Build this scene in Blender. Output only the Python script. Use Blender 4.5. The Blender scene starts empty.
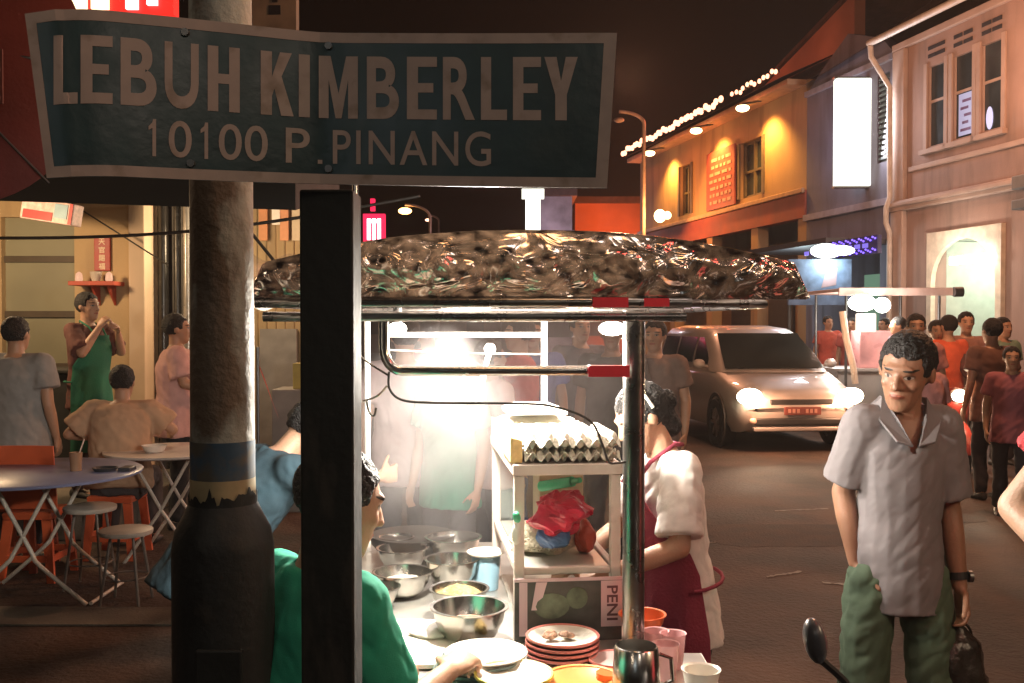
STEAM = True
HAZE = 0.0011
import bpy, bmesh, math, random
import numpy as np
from mathutils import Vector, Matrix, noise
R = math.radians
random.seed(7)
scene = bpy.context.scene
COL = scene.collection
V = Vector

# ------------------------------------------------------------------ camera
CZ = 1.62; F = 1000.0; PITCH = R(1.09)
cam_d = bpy.data.cameras.new('camera'); cam = bpy.data.objects.new('camera', cam_d); COL.objects.link(cam)
cam.location = (0, 0, CZ); cam.rotation_euler = (R(90) - PITCH, 0, 0)
cam_d.sensor_width = 36; cam_d.lens = 36 * F / 1024; cam_d.clip_start = .05; cam_d.clip_end = 600
scene.camera = cam

def P(px, py, Y):
    """world point seen at photo position px,py whose distance down the street is Y"""
    u = (px - 512) / F; v = (341.5 - py) / F
    cp, sp = math.cos(PITCH), math.sin(PITCH)
    t = Y / (cp + v * sp)
    return V((u * t, Y, CZ + t * (-sp + v * cp)))

def srgb(r, g, b):
    f = lambda c: ((c / 255 + .055) / 1.055) ** 2.4 if c > 10 else c / 255 / 12.92
    return (f(r), f(g), f(b))

# ------------------------------------------------------------------ materials
MATS = {}
def mat(name, col=(.5, .5, .5), rough=.6, metal=0, var=.18, vs=6, bump=0, bs=60, emit=None, es=1, trans=0, alpha=1,
        col2=None, c2t=(.45, .6), c2s=3, coat=0, attr=None, sss=0, streak=0):
    if name in MATS: return MATS[name]
    m = bpy.data.materials.new(name); m.use_nodes = True
    nt = m.node_tree; N = nt.nodes; L = nt.links
    b = N['Principled BSDF']
    tc = N.new('ShaderNodeTexCoord')
    if emit is not None:
        b.inputs['Base Color'].default_value = (0, 0, 0, 1)
        b.inputs['Emission Color'].default_value = (*emit, 1); b.inputs['Emission Strength'].default_value = es
        MATS[name] = m; return m
    no = N.new('ShaderNodeTexNoise'); no.inputs['Scale'].default_value = vs; no.inputs['Detail'].default_value = 6
    L.new(tc.outputs['Object'], no.inputs['Vector'])
    cr = N.new('ShaderNodeValToRGB')
    cr.color_ramp.elements[0].position = .3; cr.color_ramp.elements[1].position = .72
    cr.color_ramp.elements[0].color = (*[c * (1 - var) for c in col], 1)
    cr.color_ramp.elements[1].color = (*[min(1, c * (1 + var)) for c in col], 1)
    L.new(no.outputs['Fac'], cr.inputs['Fac'])
    out = cr.outputs['Color']
    if col2 is not None:
        n2 = N.new('ShaderNodeTexNoise'); n2.inputs['Scale'].default_value = c2s; n2.inputs['Detail'].default_value = 8
        if streak:
            mp_ = N.new('ShaderNodeMapping'); mp_.inputs['Scale'].default_value = (1, 1, streak); L.new(tc.outputs['Object'], mp_.inputs['Vector']); L.new(mp_.outputs[0], n2.inputs['Vector'])
        else: L.new(tc.outputs['Object'], n2.inputs['Vector'])
        r2 = N.new('ShaderNodeValToRGB'); r2.color_ramp.elements[0].position = c2t[0]; r2.color_ramp.elements[1].position = c2t[1]
        L.new(n2.outputs['Fac'], r2.inputs['Fac'])
        mx = N.new('ShaderNodeMix'); mx.data_type = 'RGBA'
        L.new(r2.outputs['Color'], mx.inputs['Factor']); L.new(out, mx.inputs['A']); mx.inputs['B'].default_value = (*col2, 1)
        out = mx.outputs['Result']
    if attr:
        at = N.new('ShaderNodeAttribute'); at.attribute_name = attr
        sp = N.new('ShaderNodeSeparateXYZ'); L.new(at.outputs['Vector'], sp.inputs[0])
        def mth(op, a, b=None, c=None):
            n = N.new('ShaderNodeMath'); n.operation = op
            for i, q in enumerate((a, b, c)):
                if q is None: continue
                if isinstance(q, (int, float)): n.inputs[i].default_value = q
                else: L.new(q, n.inputs[i])
            return n.outputs[0]
        ax = mth('ABSOLUTE', sp.outputs[0]); z = sp.outputs[2]; front = mth('GREATER_THAN', sp.outputs[1], .04)
        def ellm(x, cx, cz, rx, rz):
            a = mth('DIVIDE', mth('SUBTRACT', x, cx), rx); b = mth('DIVIDE', mth('SUBTRACT', z, cz), rz)
            return mth('MULTIPLY', mth('LESS_THAN', mth('ADD', mth('MULTIPLY', a, a), mth('MULTIPLY', b, b)), 1.0), front)
        def over(o_, m_, c_):
            mx = N.new('ShaderNodeMix'); mx.data_type = 'RGBA'; L.new(m_, mx.inputs['Factor']); L.new(o_, mx.inputs['A']); mx.inputs['B'].default_value = (*c_, 1); return mx.outputs['Result']
        zb = mth('SUBTRACT', z, mth('MULTIPLY', mth('MULTIPLY', ax, ax), -2.0))
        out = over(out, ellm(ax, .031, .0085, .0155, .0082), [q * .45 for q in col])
        out = over(out, ellm(ax, .031, .006, .0128, .0046), (.30, .26, .23))
        out = over(out, ellm(ax, .031, .0065, .0052, .0056), (.012, .009, .008))
        out = over(out, ellm(ax, .034, .0285, .0200, .0040), (.02, .015, .012))
        out = over(out, ellm(sp.outputs[0], 0, -.055, .0235, .0078), (col[0] * .85, col[1] * .5, col[2] * .5))
        out = over(out, ellm(sp.outputs[0], 0, -.0555, .0215, .0012), (col[0] * .3, col[1] * .2, col[2] * .2))
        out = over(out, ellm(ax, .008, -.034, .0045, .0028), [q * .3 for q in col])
    L.new(out, b.inputs['Base Color'])
    b.inputs['Roughness'].default_value = rough; b.inputs['Metallic'].default_value = metal
    b.inputs['Transmission Weight'].default_value = trans; b.inputs['Alpha'].default_value = alpha
    b.inputs['Coat Weight'].default_value = coat
    if sss: b.inputs['Subsurface Weight'].default_value = sss; b.inputs['Subsurface Radius'].default_value = (.012, .005, .003)
    mr = N.new('ShaderNodeMath'); mr.operation = 'MULTIPLY_ADD'; mr.inputs[1].default_value = .25; mr.inputs[2].default_value = max(.02, rough - .12)
    L.new(no.outputs['Fac'], mr.inputs[0]); L.new(mr.outputs[0], b.inputs['Roughness'])
    if bump:
        nb = N.new('ShaderNodeTexNoise'); nb.inputs['Scale'].default_value = bs; nb.inputs['Detail'].default_value = 5
        L.new(tc.outputs['Object'], nb.inputs['Vector'])
        bp = N.new('ShaderNodeBump'); bp.inputs['Strength'].default_value = bump; bp.inputs['Distance'].default_value = .02
        L.new(nb.outputs['Fac'], bp.inputs['Height']); L.new(bp.outputs['Normal'], b.inputs['Normal'])
    MATS[name] = m; return m

# ------------------------------------------------------------------ geometry collector
class G:
    def __init__(s, M=None): s.v = []; s.f = []; s.M = M; s.marks = []
    def add(s, vs, fs):
        o = len(s.v); s.marks.append((o, len(s.f))); s.v += [V(p) for p in vs]; s.f += [tuple(i + o for i in f) for f in fs]; return s
    def box(s, c, d, rz=0, M=None):
        x, y, z = d[0] / 2, d[1] / 2, d[2] / 2
        ps = [V((a, b, e)) for a in (-x, x) for b in (-y, y) for e in (-z, z)]
        m = Matrix.Translation(V(c)) @ (M if M is not None else Matrix.Rotation(rz, 4, 'Z'))
        return s.add([m @ p for p in ps], [(0, 1, 3, 2), (4, 6, 7, 5), (0, 4, 5, 1), (2, 3, 7, 6), (0, 2, 6, 4), (1, 5, 7, 3)])
    def bb(s, x0, x1, y0, y1, z0, z1): return s.box(((x0 + x1) / 2, (y0 + y1) / 2, (z0 + z1) / 2), (x1 - x0, y1 - y0, z1 - z0))
    def rings(s, rs, cap=True, closed=False):
        n = len(rs[0]); o = len(s.v); vs = [p for r in rs for p in r]; fs = []
        for i in range(len(rs) - 1 + (1 if closed else 0)):
            j = (i + 1) % len(rs)
            for k in range(n):
                k2 = (k + 1) % n; fs.append((i * n + k, i * n + k2, j * n + k2, j * n + k))
        if cap and not closed: fs.append(tuple(reversed(range(n)))); fs.append(tuple((len(rs) - 1) * n + k for k in range(n)))
        return s.add(vs, fs)
    def cyl(s, p0, p1, r0, r1=None, n=14, cap=True):
        r1 = r0 if r1 is None else r1; p0 = V(p0); p1 = V(p1); d = (p1 - p0).normalized()
        a = d.orthogonal().normalized(); b = d.cross(a)
        ang = [2 * math.pi * k / n for k in range(n)]
        return s.rings([[p0 + (a * math.cos(t) + b * math.sin(t)) * r0 for t in ang], [p1 + (a * math.cos(t) + b * math.sin(t)) * r1 for t in ang]], cap)
    def tube(s, pts, r, n=8, cap=True, closed=False):
        pts = [V(p) for p in pts]; rr = r if isinstance(r, (list, tuple)) else [r] * len(pts); rs = []; prev = None
        for i, p in enumerate(pts):
            if closed: d = pts[(i + 1) % len(pts)] - pts[i - 1]
            else: d = pts[min(i + 1, len(pts) - 1)] - pts[max(i - 1, 0)]
            d.normalize()
            a = d.orthogonal().normalized() if prev is None else (prev - d * prev.dot(d)).normalized()
            prev = a; b = d.cross(a)
            rs.append([p + (a * math.cos(2 * math.pi * k / n) + b * math.sin(2 * math.pi * k / n)) * rr[i] for k in range(n)])
        return s.rings(rs, cap, closed)
    def ball(s, c, r, M=None, n=12, m=8):
        r = (r, r, r) if not isinstance(r, (tuple, list)) else r; c = V(c); M = M or Matrix.Identity(3)
        vs = [c + M @ V((0, 0, r[2]))]; fs = []
        for i in range(1, m):
            t = math.pi * i / m
            for k in range(n):
                a = 2 * math.pi * k / n; vs.append(c + M @ V((r[0] * math.sin(t) * math.cos(a), r[1] * math.sin(t) * math.sin(a), r[2] * math.cos(t))))
        vs.append(c + M @ V((0, 0, -r[2]))); e = len(vs) - 1
        for k in range(n):
            k2 = (k + 1) % n; fs.append((0, 1 + k, 1 + k2))
            for i in range(m - 2): fs.append((1 + i * n + k, 1 + (i + 1) * n + k, 1 + (i + 1) * n + k2, 1 + i * n + k2))
            fs.append((e, 1 + (m - 2) * n + k2, 1 + (m - 2) * n + k))
        return s.add(vs, fs)
    def cap(s, p0, p1, r0, r1=None, n=12):
        r1 = r0 if r1 is None else r1; s.cyl(p0, p1, r0, r1, n); s.ball(p0, r0, n=n); s.ball(p1, r1, n=n); return s
    def lathe(s, prof, c, n=28, M=None, closed=False):
        """prof: (r,z) list round the vertical axis through c"""
        c = V(c); M = M or Matrix.Identity(3)
        rs = [[c + M @ V((r * math.cos(2 * math.pi * k / n), r * math.sin(2 * math.pi * k / n), z)) for k in range(n)] for r, z in prof]
        return s.rings(rs, not closed, closed)
    def poly(s, pts, th):
        """extruded flat polygon; th is the thickness vector"""
        th = V(th); n = len(pts); a = [V(p) for p in pts]
        return s.add(a + [p + th for p in a], [tuple(range(n)), tuple(reversed(range(n, 2 * n)))] + [(k, (k + 1) % n + 0, (k + 1) % n + n, k + n) for k in range(n)])
    def sheet(s, fn, nu, nv, th=None):
        g = [[V(fn(i / nu, j / nv)) for j in range(nv + 1)] for i in range(nu + 1)]
        w = nv + 1; vs = [p for r in g for p in r]
        fs = [(i * w + j, (i + 1) * w + j, (i + 1) * w + j + 1, i * w + j + 1) for i in range(nu) for j in range(nv)]
        if th:
            th = V(th); n = len(vs); vs2 = vs + [p + th for p in vs]; fs2 = fs + [tuple(k + n for k in reversed(f)) for f in fs]
            bd = [i * w for i in range(nu + 1)] + [nu * w + j for j in range(1, w)] + [i * w + nv for i in range(nu - 1, -1, -1)] + [j for j in range(nv - 1, 0, -1)]
            for k in range(len(bd)): a, b = bd[k], bd[(k + 1) % len(bd)]; fs2.append((b, a, a + n, b + n))
            return s.add(vs2, fs2)
        return s.add(vs, fs)
    def each(s, name, m, parent, smooth=False):
        mk = s.marks + [(len(s.v), len(s.f))]
        for (v0, f0), (v1, f1) in zip(mk, mk[1:]):
            q = G(s.M); q.v = s.v[v0:v1]; q.f = [tuple(i - v0 for i in f) for f in s.f[f0:f1]]; q.build(name, m, parent, smooth)
    def build(s, name, m=None, parent=None, smooth=False, bevel=0, **kw):
        off = WL.get(parent.name, V((0, 0, 0))) if parent else V((0, 0, 0))
        vs = [s.M @ p for p in s.v] if s.M is not None else s.v
        if parent is None:
            c = sum(vs, V()) / len(vs); zmin = min(p.z for p in vs); off = V((c.x, c.y, zmin))
        me = bpy.data.meshes.new(name); me.from_pydata([tuple(p - off) for p in vs], [], s.f); me.update()
        bm = bmesh.new(); bm.from_mesh(me); bmesh.ops.recalc_face_normals(bm, faces=bm.faces); bm.to_mesh(me); bm.free()
        return link(name, me, m, parent, off, smooth, bevel, **kw)
WL = {}
def link(name, me, m, parent, off, smooth=False, bevel=0, label=None, cat=None, group=None, kind=None):
    o = bpy.data.objects.new(name, me); COL.objects.link(o)
    if m is not None: me.materials.append(mat(m) if isinstance(m, str) else m)
    if parent: o.parent = parent
    else: o.location = off
    WL[o.name] = off.copy()
    if smooth:
        for p in me.polygons: p.use_smooth = True
        try: me.set_sharp_from_angle(angle=R(50))
        except Exception: pass
    if bevel:
        b = o.modifiers.new('bevel', 'BEVEL'); b.width = bevel; b.segments = 2; b.limit_method = 'ANGLE'
    for k, v in (('label', label), ('category', cat), ('group', group), ('kind', kind)):
        if v: o[k] = v
    return o
def thing(name, label, cat, loc=(0, 0, 0), group=None):
    o = bpy.data.objects.new(name, None); COL.objects.link(o); o.location = loc; o.empty_display_size = .1
    o['label'] = label; o['category'] = cat
    if group: o['group'] = group
    WL[o.name] = V(loc); return o
def copy_thing(o, loc, label, rz=None):
    r = o.copy(); COL.objects.link(r); r.location = loc; r['label'] = label
    if rz is not None: r.rotation_euler = (0, 0, rz)
    for ch in list(o.children):
        c = ch.copy(); COL.objects.link(c); c.parent = r
        for g in list(ch.children): d = g.copy(); COL.objects.link(d); d.parent = c
    return r
def TR(loc, rz): return Matrix.Translation(V(loc)) @ Matrix.Rotation(rz, 4, 'Z')
def text_mesh(txt, bold=0.0, space=1.0, n=3):
    """flat glyph outlines fitted to the unit box x 0..1, z 0..1"""
    cu = bpy.data.curves.new('t', 'FONT'); cu.body = txt; cu.offset = bold; cu.space_character = space; cu.resolution_u = n
    o = bpy.data.objects.new('t', cu); COL.objects.link(o); dg = bpy.context.evaluated_depsgraph_get()
    me = bpy.data.meshes.new_from_object(o.evaluated_get(dg)); bpy.data.objects.remove(o)
    vs = [V(v.co) for v in me.vertices]; fs = [tuple(p.vertices) for p in me.polygons]
    x0 = min(v.x for v in vs); x1 = max(v.x for v in vs); y0 = min(v.y for v in vs); y1 = max(v.y for v in vs)
    return [((v.x - x0) / (x1 - x0), (v.y - y0) / (y1 - y0)) for v in vs], fs
def lamp(name, kind, loc, energy, col, size=.05, rot=None, spot=None, blend=.5):
    d = bpy.data.lights.new(name, kind); d.energy = energy; d.color = col
    if kind in ('POINT', 'SPOT'): d.shadow_soft_size = size
    if kind == 'AREA': d.size = size
    if spot: d.spot_size = R(spot); d.spot_blend = blend
    o = bpy.data.objects.new(name, d); COL.objects.link(o); o.location = loc
    if rot is not None: o.rotation_euler = V(rot).to_track_quat('-Z', 'Y').to_euler()
    return o

# ------------------------------------------------------------------ people
def remesh(g, voxel, sm=3):
    me = bpy.data.meshes.new('tmp'); me.from_pydata([tuple(p) for p in g.v], [], g.f); me.update()
    bm = bmesh.new(); bm.from_mesh(me); bmesh.ops.recalc_face_normals(bm, faces=bm.faces); bm.to_mesh(me); bm.free()
    o = bpy.data.objects.new('tmp', me); COL.objects.link(o)
    r = o.modifiers.new('r', 'REMESH'); r.mode = 'VOXEL'; r.voxel_size = voxel
    if sm: q = o.modifiers.new('s', 'SMOOTH'); q.iterations = sm; q.factor = .6
    dg = bpy.context.evaluated_depsgraph_get(); out = bpy.data.meshes.new_from_object(o.evaluated_get(dg))
    bpy.data.objects.remove(o); return out
def get_co(me):
    a = np.empty(len(me.vertices) * 3, np.float32); me.vertices.foreach_get('co', a); return a.reshape(-1, 3)
def set_co(me, a): me.vertices.foreach_set('co', a.astype(np.float32).ravel()); me.update()
def wrinkle(me, amp, sc, seed=0, stretch=(1, 1, .45)):
    co = get_co(me); no = np.empty(len(co) * 3, np.float32); me.vertices.foreach_get('normal', no); no = no.reshape(-1, 3)
    off = V((seed * 3.1, seed * 1.7, 0))
    d = np.array([noise.noise(V((p[0] * stretch[0], p[1] * stretch[1], p[2] * stretch[2])) * sc + off) * 1.0 +
                  abs(noise.noise(V((p[0] * 1.3 + p[2] * .9, p[1], p[2] * .8)) * sc * 1.3 + off)) * 1.3 - .3 for p in co], np.float32)
    set_co(me, co + no * d[:, None] * amp)
def ell(c, a, b, wa, wb, n=18):
    return [c + a * (math.cos(2 * math.pi * k / n) * wa) + b * (math.sin(2 * math.pi * k / n) * wb) for k in range(n)]
def hand(g, wr, d, pn, hd, curl, s=1.0, spread=.02):
    """palm, four jointed fingers and a thumb; pn palm normal, hd +1/-1 picks the thumb side"""
    d = d.normalized(); pn = (pn - d * pn.dot(d)).normalized(); w = d.cross(pn) * hd
    g.rings([ell(wr + d * (t * s), w, pn, a * s, b * s, 12) for t, a, b in ((-.012, .022, .019), (.012, .028, .017), (.045, .040, .016), (.08, .041, .0135), (.094, .037, .010))])
    for k, (off, L) in enumerate(((.031, .070), (.0105, .079), (-.0105, .073), (-.031, .057))):
        p = wr + (d * .084 + w * off) * s; dd = (d + w * off * spread * 30).normalized(); ax = dd.cross(pn).normalized()
        for q, fr in enumerate((.45, .31, .26)):
            dd = Matrix.Rotation(curl * (.75 + .12 * k) * (1.0, 1.15, .8)[q], 3, ax) @ dd
            e = p + dd * (L * fr * s); g.cap(p, e, (.0098, .009, .0082)[q] * s, (.009, .0082, .0074)[q] * s, 8); p = e
    p = wr + (d * .022 + w * .026) * s; dd = (d * .6 + w * .62 + pn * .35).normalized()
    for q, L in enumerate((.036, .032, .026)):
        e = p + dd * (L * s); g.cap(p, e, (.0135, .0112, .0102)[q] * s, (.0112, .0102, .0085)[q] * s, 8); p = e
        dd = (dd + d * .35 + pn * curl * .35).normalized()

def person(label, loc, head_deg, H=1.65, shirt=(.3, .3, .3), pants=(.03, .03, .035), skin=(.40, .235, .15), hair=(.012, .01, .009),
           pose='stand', P0=None, lean=0, leanx=0, look=(0, 1, 0), nod=None, arms=None, legs=None, sleeve=.62, apron=None, voxel=.011,
           group=None, curl=.35, palm=None, polo=False, bulk=1.0, hem=.16, long_hair=False, cap=None, loose=1.0, bun=False, band=None, aw=82, neck=.142, hs_=1.0, legw=1.0, fold=1.0):
    s = H / 1.65; name = 'person'
    root = thing(name, label, 'person', loc, group)
    seed = random.random() * 50
    T = Matrix.Translation(V(loc)) @ Matrix.Rotation(R(head_deg), 4, 'Z') @ Matrix.Scale(s, 4)
    if P0 is None: P0 = (0, 0, .87) if pose == 'stand' else (0, -.02, .55)
    P0 = V(P0)
    u = (Matrix.Rotation(-R(lean), 3, 'X') @ Matrix.Rotation(R(leanx), 3, 'Y')) @ V((0, 0, 1))
    f = (V((0, 1, 0)) - u * u.y).normalized(); sd = f.cross(u).normalized()
    def sec(t, a, b, inf=0, fo=0): return ell(P0 + u * t + f * fo, sd, f, a * bulk + inf, b * bulk + inf)
    prof = ((-.11, .12, .085), (-.04, .16, .112), (.05, .162, .11), (.15, .142, .10), (.28, .160, .115), (.38, .178, .115), (.46, .165, .088), (.52, .07, .06))
    body = G(); body.rings([sec(*q) for q in prof])
    NB = P0 + u * .52
    sh = {k: P0 + u * .465 + sd * (x * bulk) for k, x in (('R', .168), ('L', -.168))}
    hu = (u * .5 + V((0, 0, 1)) * .5).normalized() if nod is None else V(nod).normalized()
    HC = NB + hu * neck + f * .012
    fw = V(look); fw = (fw - hu * fw.dot(hu)).normalized(); hs = fw.cross(hu).normalized()
    HM = Matrix((hs, fw, hu)).transposed() * hs_
    def hp(x, y, z): return HC + HM @ V((x, y, z))
    body.cap(NB - u * .04, HC + HM @ V((0, -.015, -.06)), .058, .05)
    body.ball(hp(0, -.012, .022), (.074, .092, .093), HM, 18, 12)
    body.rings([[hp(x, y + (0 if z > -.1 else .0), z) for x, y in [(a * math.cos(t), c + b * math.sin(t)) for t in [2 * math.pi * k / 16 for k in range(16)]]] for a, b, c, z in
                ((.066, .076, .012, .03), (.065, .075, .013, -.015), (.058, .066, .020, -.05), (.047, .050, .034, -.082), (.030, .030, .052, -.106), (.012, .012, .056, -.113))])
    body.cap(hp(0, .088, .012), hp(0, .104, -.022), .007, .012, 8); body.ball(hp(.011, .095, -.026), .009, n=8, m=6); body.ball(hp(-.011, .095, -.026), .009, n=8, m=6)
    body.ball(hp(0, .083, -.055), (.022, .011, .009), HM, 10, 6); body.ball(hp(0, .076, .03), (.05, .013, .012), HM, 12, 6)
    for k in (-1, 1): body.ball(hp(k * .075, -.01, -.005), (.011, .018, .030), HM, 10, 6); body.ball(hp(k * .035, .062, -.02), (.022, .018, .02), HM, 10, 6)
    # arms
    if arms is None: arms = {}
    J = {}
    for k, x in (('R', 1), ('L', -1)):
        S = sh[k]
        el, wr = arms.get(k, (S + V((x * .055, -.02, -.27)), S + V((x * .06, .06, -.50))))
        el, wr = V(el), V(wr); J[k] = (S, el, wr)
        body.cap(NB - u * .05 + sd * (x * .05), S, .05, .052); body.cap(S, el, .047 * bulk, .038); body.cap(el, el.lerp(wr, .35), .038, .038); body.cap(el.lerp(wr, .35), wr, .038, .025)
        pn = V(palm[k]) if palm and k in palm else V((-x, 0, 0)) + V((0, .001, 0))
        hd = (1 if k == 'R' else -1)
        hand(body, wr, (wr - el), pn, hd, curl if not isinstance(curl, dict) else curl[k])
    # legs
    if legs is None: legs = {}
    K = {}
    for k, x in (('R', 1), ('L', -1)):
        hip = P0 + sd * (x * .088) + V((0, 0, -.06))
        if pose == 'stand': kn, an = (hip + V((x * .012, .025, -.385)), V((hip.x + x * .02, hip.y - .01, .075)))
        else: kn, an = (hip + V((x * .05, .40, .03)), V((hip.x + x * .06, hip.y + .38, .08)))
        if k in legs: kn, an = V(legs[k][0]), V(legs[k][1])
        K[k] = (hip, kn, an)
        body.cap(hip, kn, .08 * bulk, .054); body.cap(kn, kn.lerp(an, .35), .052, .052); body.cap(kn.lerp(an, .35), an, .052, .034)
        body.cap(an + V((0, -.03, -.04)), an + V((0, .12, -.055)), .03, .026)
    me = remesh(body, voxel, 3)
    co = get_co(me)
    HMi = np.array(HM.inverted()); loc_h = (co - np.array(HC)) @ HMi.T
    colr = np.ones((len(co), 4), np.float32)
    X, Y_, Z = loc_h[:, 0], loc_h[:, 1], loc_h[:, 2]
    fp = np.stack([X, np.where((abs(X) < .09) & (abs(Z) < .14), Y_, -1), Z], 1).astype(np.float32)
    at = me.attributes.new('face_place', 'FLOAT_VECTOR', 'POINT'); at.data.foreach_set('vector', fp.ravel())
    def fin(me_, nm, m_, par=root, lab=None):
        co_ = get_co(me_); A = np.array(T @ Matrix.Identity(4)); off = np.array(WL[par.name])
        w = co_ @ A[:3, :3].T + A[:3, 3] - off; set_co(me_, w)
        return link(nm, me_, m_, par, WL[par.name], True, label=lab)
    key = lambda c: '_'.join('%d' % (x * 255) for x in c)
    fin(me, 'body', mat('skin_' + key(skin), skin, .5, var=.08, vs=9, attr='face_place', sss=.12, bump=.12, bs=140))
    # hair
    hg = G()
    hg.ball(hp(0, -.022, .030), (.084, .100, .094), HM, 22, 14)
    if long_hair or bun: hg.cap(hp(0, -.07, -.03), hp(0, -.085, -.09 if bun else -.16), .055, .04)
    if bun: hg.ball(hp(0, -.12, .0), (.04, .035, .04), HM)
    hm = remesh(hg, max(.006, voxel * .8), 2)
    co = get_co(hm); l = (co - np.array(HC)) @ HMi.T
    hn = np.array([noise.noise(V((p[0] * 60 + seed, p[1] * 30, p[2] * 20))) for p in l]) * .016
    face = np.clip((l[:, 1] - .035) / .03, 0, 1) * np.clip((.066 - l[:, 2] + hn) / .014, 0, 1)
    side = np.clip((l[:, 1] + .005) / .03, 0, 1) * np.clip((.0 - l[:, 2]) / .02, 0, 1)
    low = np.clip((-.045 - l[:, 2]) / .02, 0, 1) * (0 if (long_hair or bun) else 1)
    k = 1 - .35 * np.clip(face + side + low, 0, 1)
    l = l * k[:, None]; set_co(hm, l @ np.array(HM).T + np.array(HC)); wrinkle(hm, .004, 45, seed, (1, 1, 1))
    ho = fin(hm, 'hair', mat('hair_' + key(hair), hair, .62, var=.5, vs=90, bump=1.0, bs=110))
    if band:
        b = G(M=T); b.tube([hp(.088 * math.cos(t), -.025 + .0 * math.sin(t), .03 + .100 * math.sin(t)) for t in [math.pi * k / 14 for k in range(15)]], .006); b.build('hairband', band, root, True)
    if cap:
        cg = G(M=T); cg.lathe([(.001, .105), (.05, .098), (.085, .06), (.094, .02), (.094, .01), (.088, .01), (.08, .055), (.001, .09)], hp(0, -.02, .02), 22, HM)
        cg.ball(hp(0, .10, .03), (.06, .055, .006), HM); cg.build('cap', mat('cap_' + key(cap), cap, .8, bump=.2), root, True)
    # shirt
    sg = G(); li = .013 * loose + .004
    sp = ((-hem, .170 + .012 * loose, .12 + .012 * loose), (-.04, .165 + .006 * loose, .118 + .01 * loose), (.05, .165 + .003 * loose, .115 + .006 * loose), (.15, .152, .108), (.28, .164, .118), (.38, .178, .116), (.46, .160, .086), (.505, .075, .062))
    if pose == 'sit': sp = ((-.07, .165, .125),) + sp[1:]
    sg.rings([sec(t, a, b, li) for t, a, b in sp])
    for k, x in (('R', 1), ('L', -1)):
        S, el, wr = J[k]; e = S.lerp(el, min(1, sleeve))
        sg.cap(NB - u * .055 + sd * (x * .05), S, .05 + li * .7, .055 + li * .7); sg.cap(S + (el - S) * .02, S.lerp(e, .5), .058 + li * .8, .055 + li); sg.cyl(S.lerp(e, .4), e, .056 + li, .058 + li * 1.3)
        if sleeve > 1: sg.cap(el, el.lerp(wr, min(.95, sleeve - 1)), .052 + li * .5, .038)
    sm = remesh(sg, voxel, 3); wrinkle(sm, .0075 * fold, 9, seed, (1.2, 1.2, .35)); wrinkle(sm, .003 * fold, 24, seed + 5, (.8, 1.2, .6))
    if polo:
        bm = bmesh.new(); bm.from_mesh(sm); dele = []
        for vv in bm.verts:
            r = vv.co - P0; t = r.dot(u); xx = r.dot(sd); ff = r.dot(f)
            if ff > .02 and t > .375 and abs(xx) < (t - .375) * .36: dele.append(vv)
        bmesh.ops.delete(bm, geom=dele, context='VERTS'); bm.to_mesh(sm); bm.free()
    so = fin(sm, 'shirt', mat('cloth_' + key(shirt), shirt, .9, var=.1, vs=14, bump=.1, bs=420))
    if polo:
        for x in (-1, 1):
            cg = G(M=T)
            a = [NB + sd * (x * .058) - f * .045 + u * .03, NB + sd * (x * .072) + f * .01 + u * .025, NB + sd * (x * .045) + f * .078 - u * .04,
                 NB + sd * (x * .008) + f * .118 - u * .12, NB + sd * (x * .062) + f * .118 - u * .105, NB + sd * (x * .100) + f * .065 - u * .04, NB + sd * (x * .098) - f * .03 + u * .0]
            cg.poly(a, tuple(u * .008 + f * .006)); cg.build('collar', mat('cloth_' + key(shirt)), root, bevel=.003)
    # pants
    pg = G(); pg.rings([sec(t, a, b, .012) for t, a, b in ((-.12, .125, .09), (-.04, .16, .112), (.06, .150, .106))])
    for k, (hip, kn, an) in K.items():
        pg.cap(hip, kn, (.088 * bulk + .006) * legw, .068 * legw); pg.cap(kn, kn.lerp(an, .9), .067 * legw, .058 * legw)
    pm = remesh(pg, voxel, 3); wrinkle(pm, .010, 9, seed + 3, (1, 1, .7)); wrinkle(pm, .003, 26, seed + 8, (.8, .8, 1.4)); fin(pm, 'trousers', mat('cloth_' + key(pants), pants, .9, var=.12, vs=12, bump=.12, bs=380))
    for k, (hip, kn, an) in K.items():
        sg2 = G(M=T); sg2.rings([ell(an + V((0, y, z)), V((1, 0, 0)), V((0, 0, 1)), a, b, 14) for y, z, a, b in ((-.065, -.045, .02, .02), (-.05, -.04, .036, .036), (.03, -.043, .042, .034), (.11, -.055, .046, .022), (.16, -.06, .03, .015))])
        sg2.build('shoe', mat('shoe', (.03, .028, .026), .6), root, True)
    if apron:
        ag = G(M=T)
        def fn(a, b):
            t = -.50 + .93 * b; lowk = 1 if t < .1 else max(0, 1 - (t - .1) / .12); ang = R((82 + (aw - 82) * lowk) * (2 * a - 1))
            wid = 1.0 if t < .18 else 1.0 - .72 * min(1, (t - .18) / .22)
            ang = ang * wid
            ww = np.interp(t, [-.5, -.1, .05, .15, .38], [.20, .195, .182, .165, .192]); dd = np.interp(t, [-.5, -.1, .05, .15, .28, .4], [.155, .15, .135, .132, .146, .14])
            c = P0 + u * max(t, -.12) + (V((0, .0, t + .12)) if t < -.12 else V())
            wv = .006 * math.sin(ang * 9 + t * 7) * (1 if t < .1 else .3)
            return c + sd * (math.sin(ang) * (ww * bulk + .024 + wv)) + f * (math.cos(ang) * (dd * bulk + .026 + wv))
        ag.sheet(fn, 26, 34, tuple(f * .004)); ao = ag.build('apron', mat('apron_' + key(apron), apron, .85, bump=.25, bs=120), root, True)
        st = G(M=T)
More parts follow.
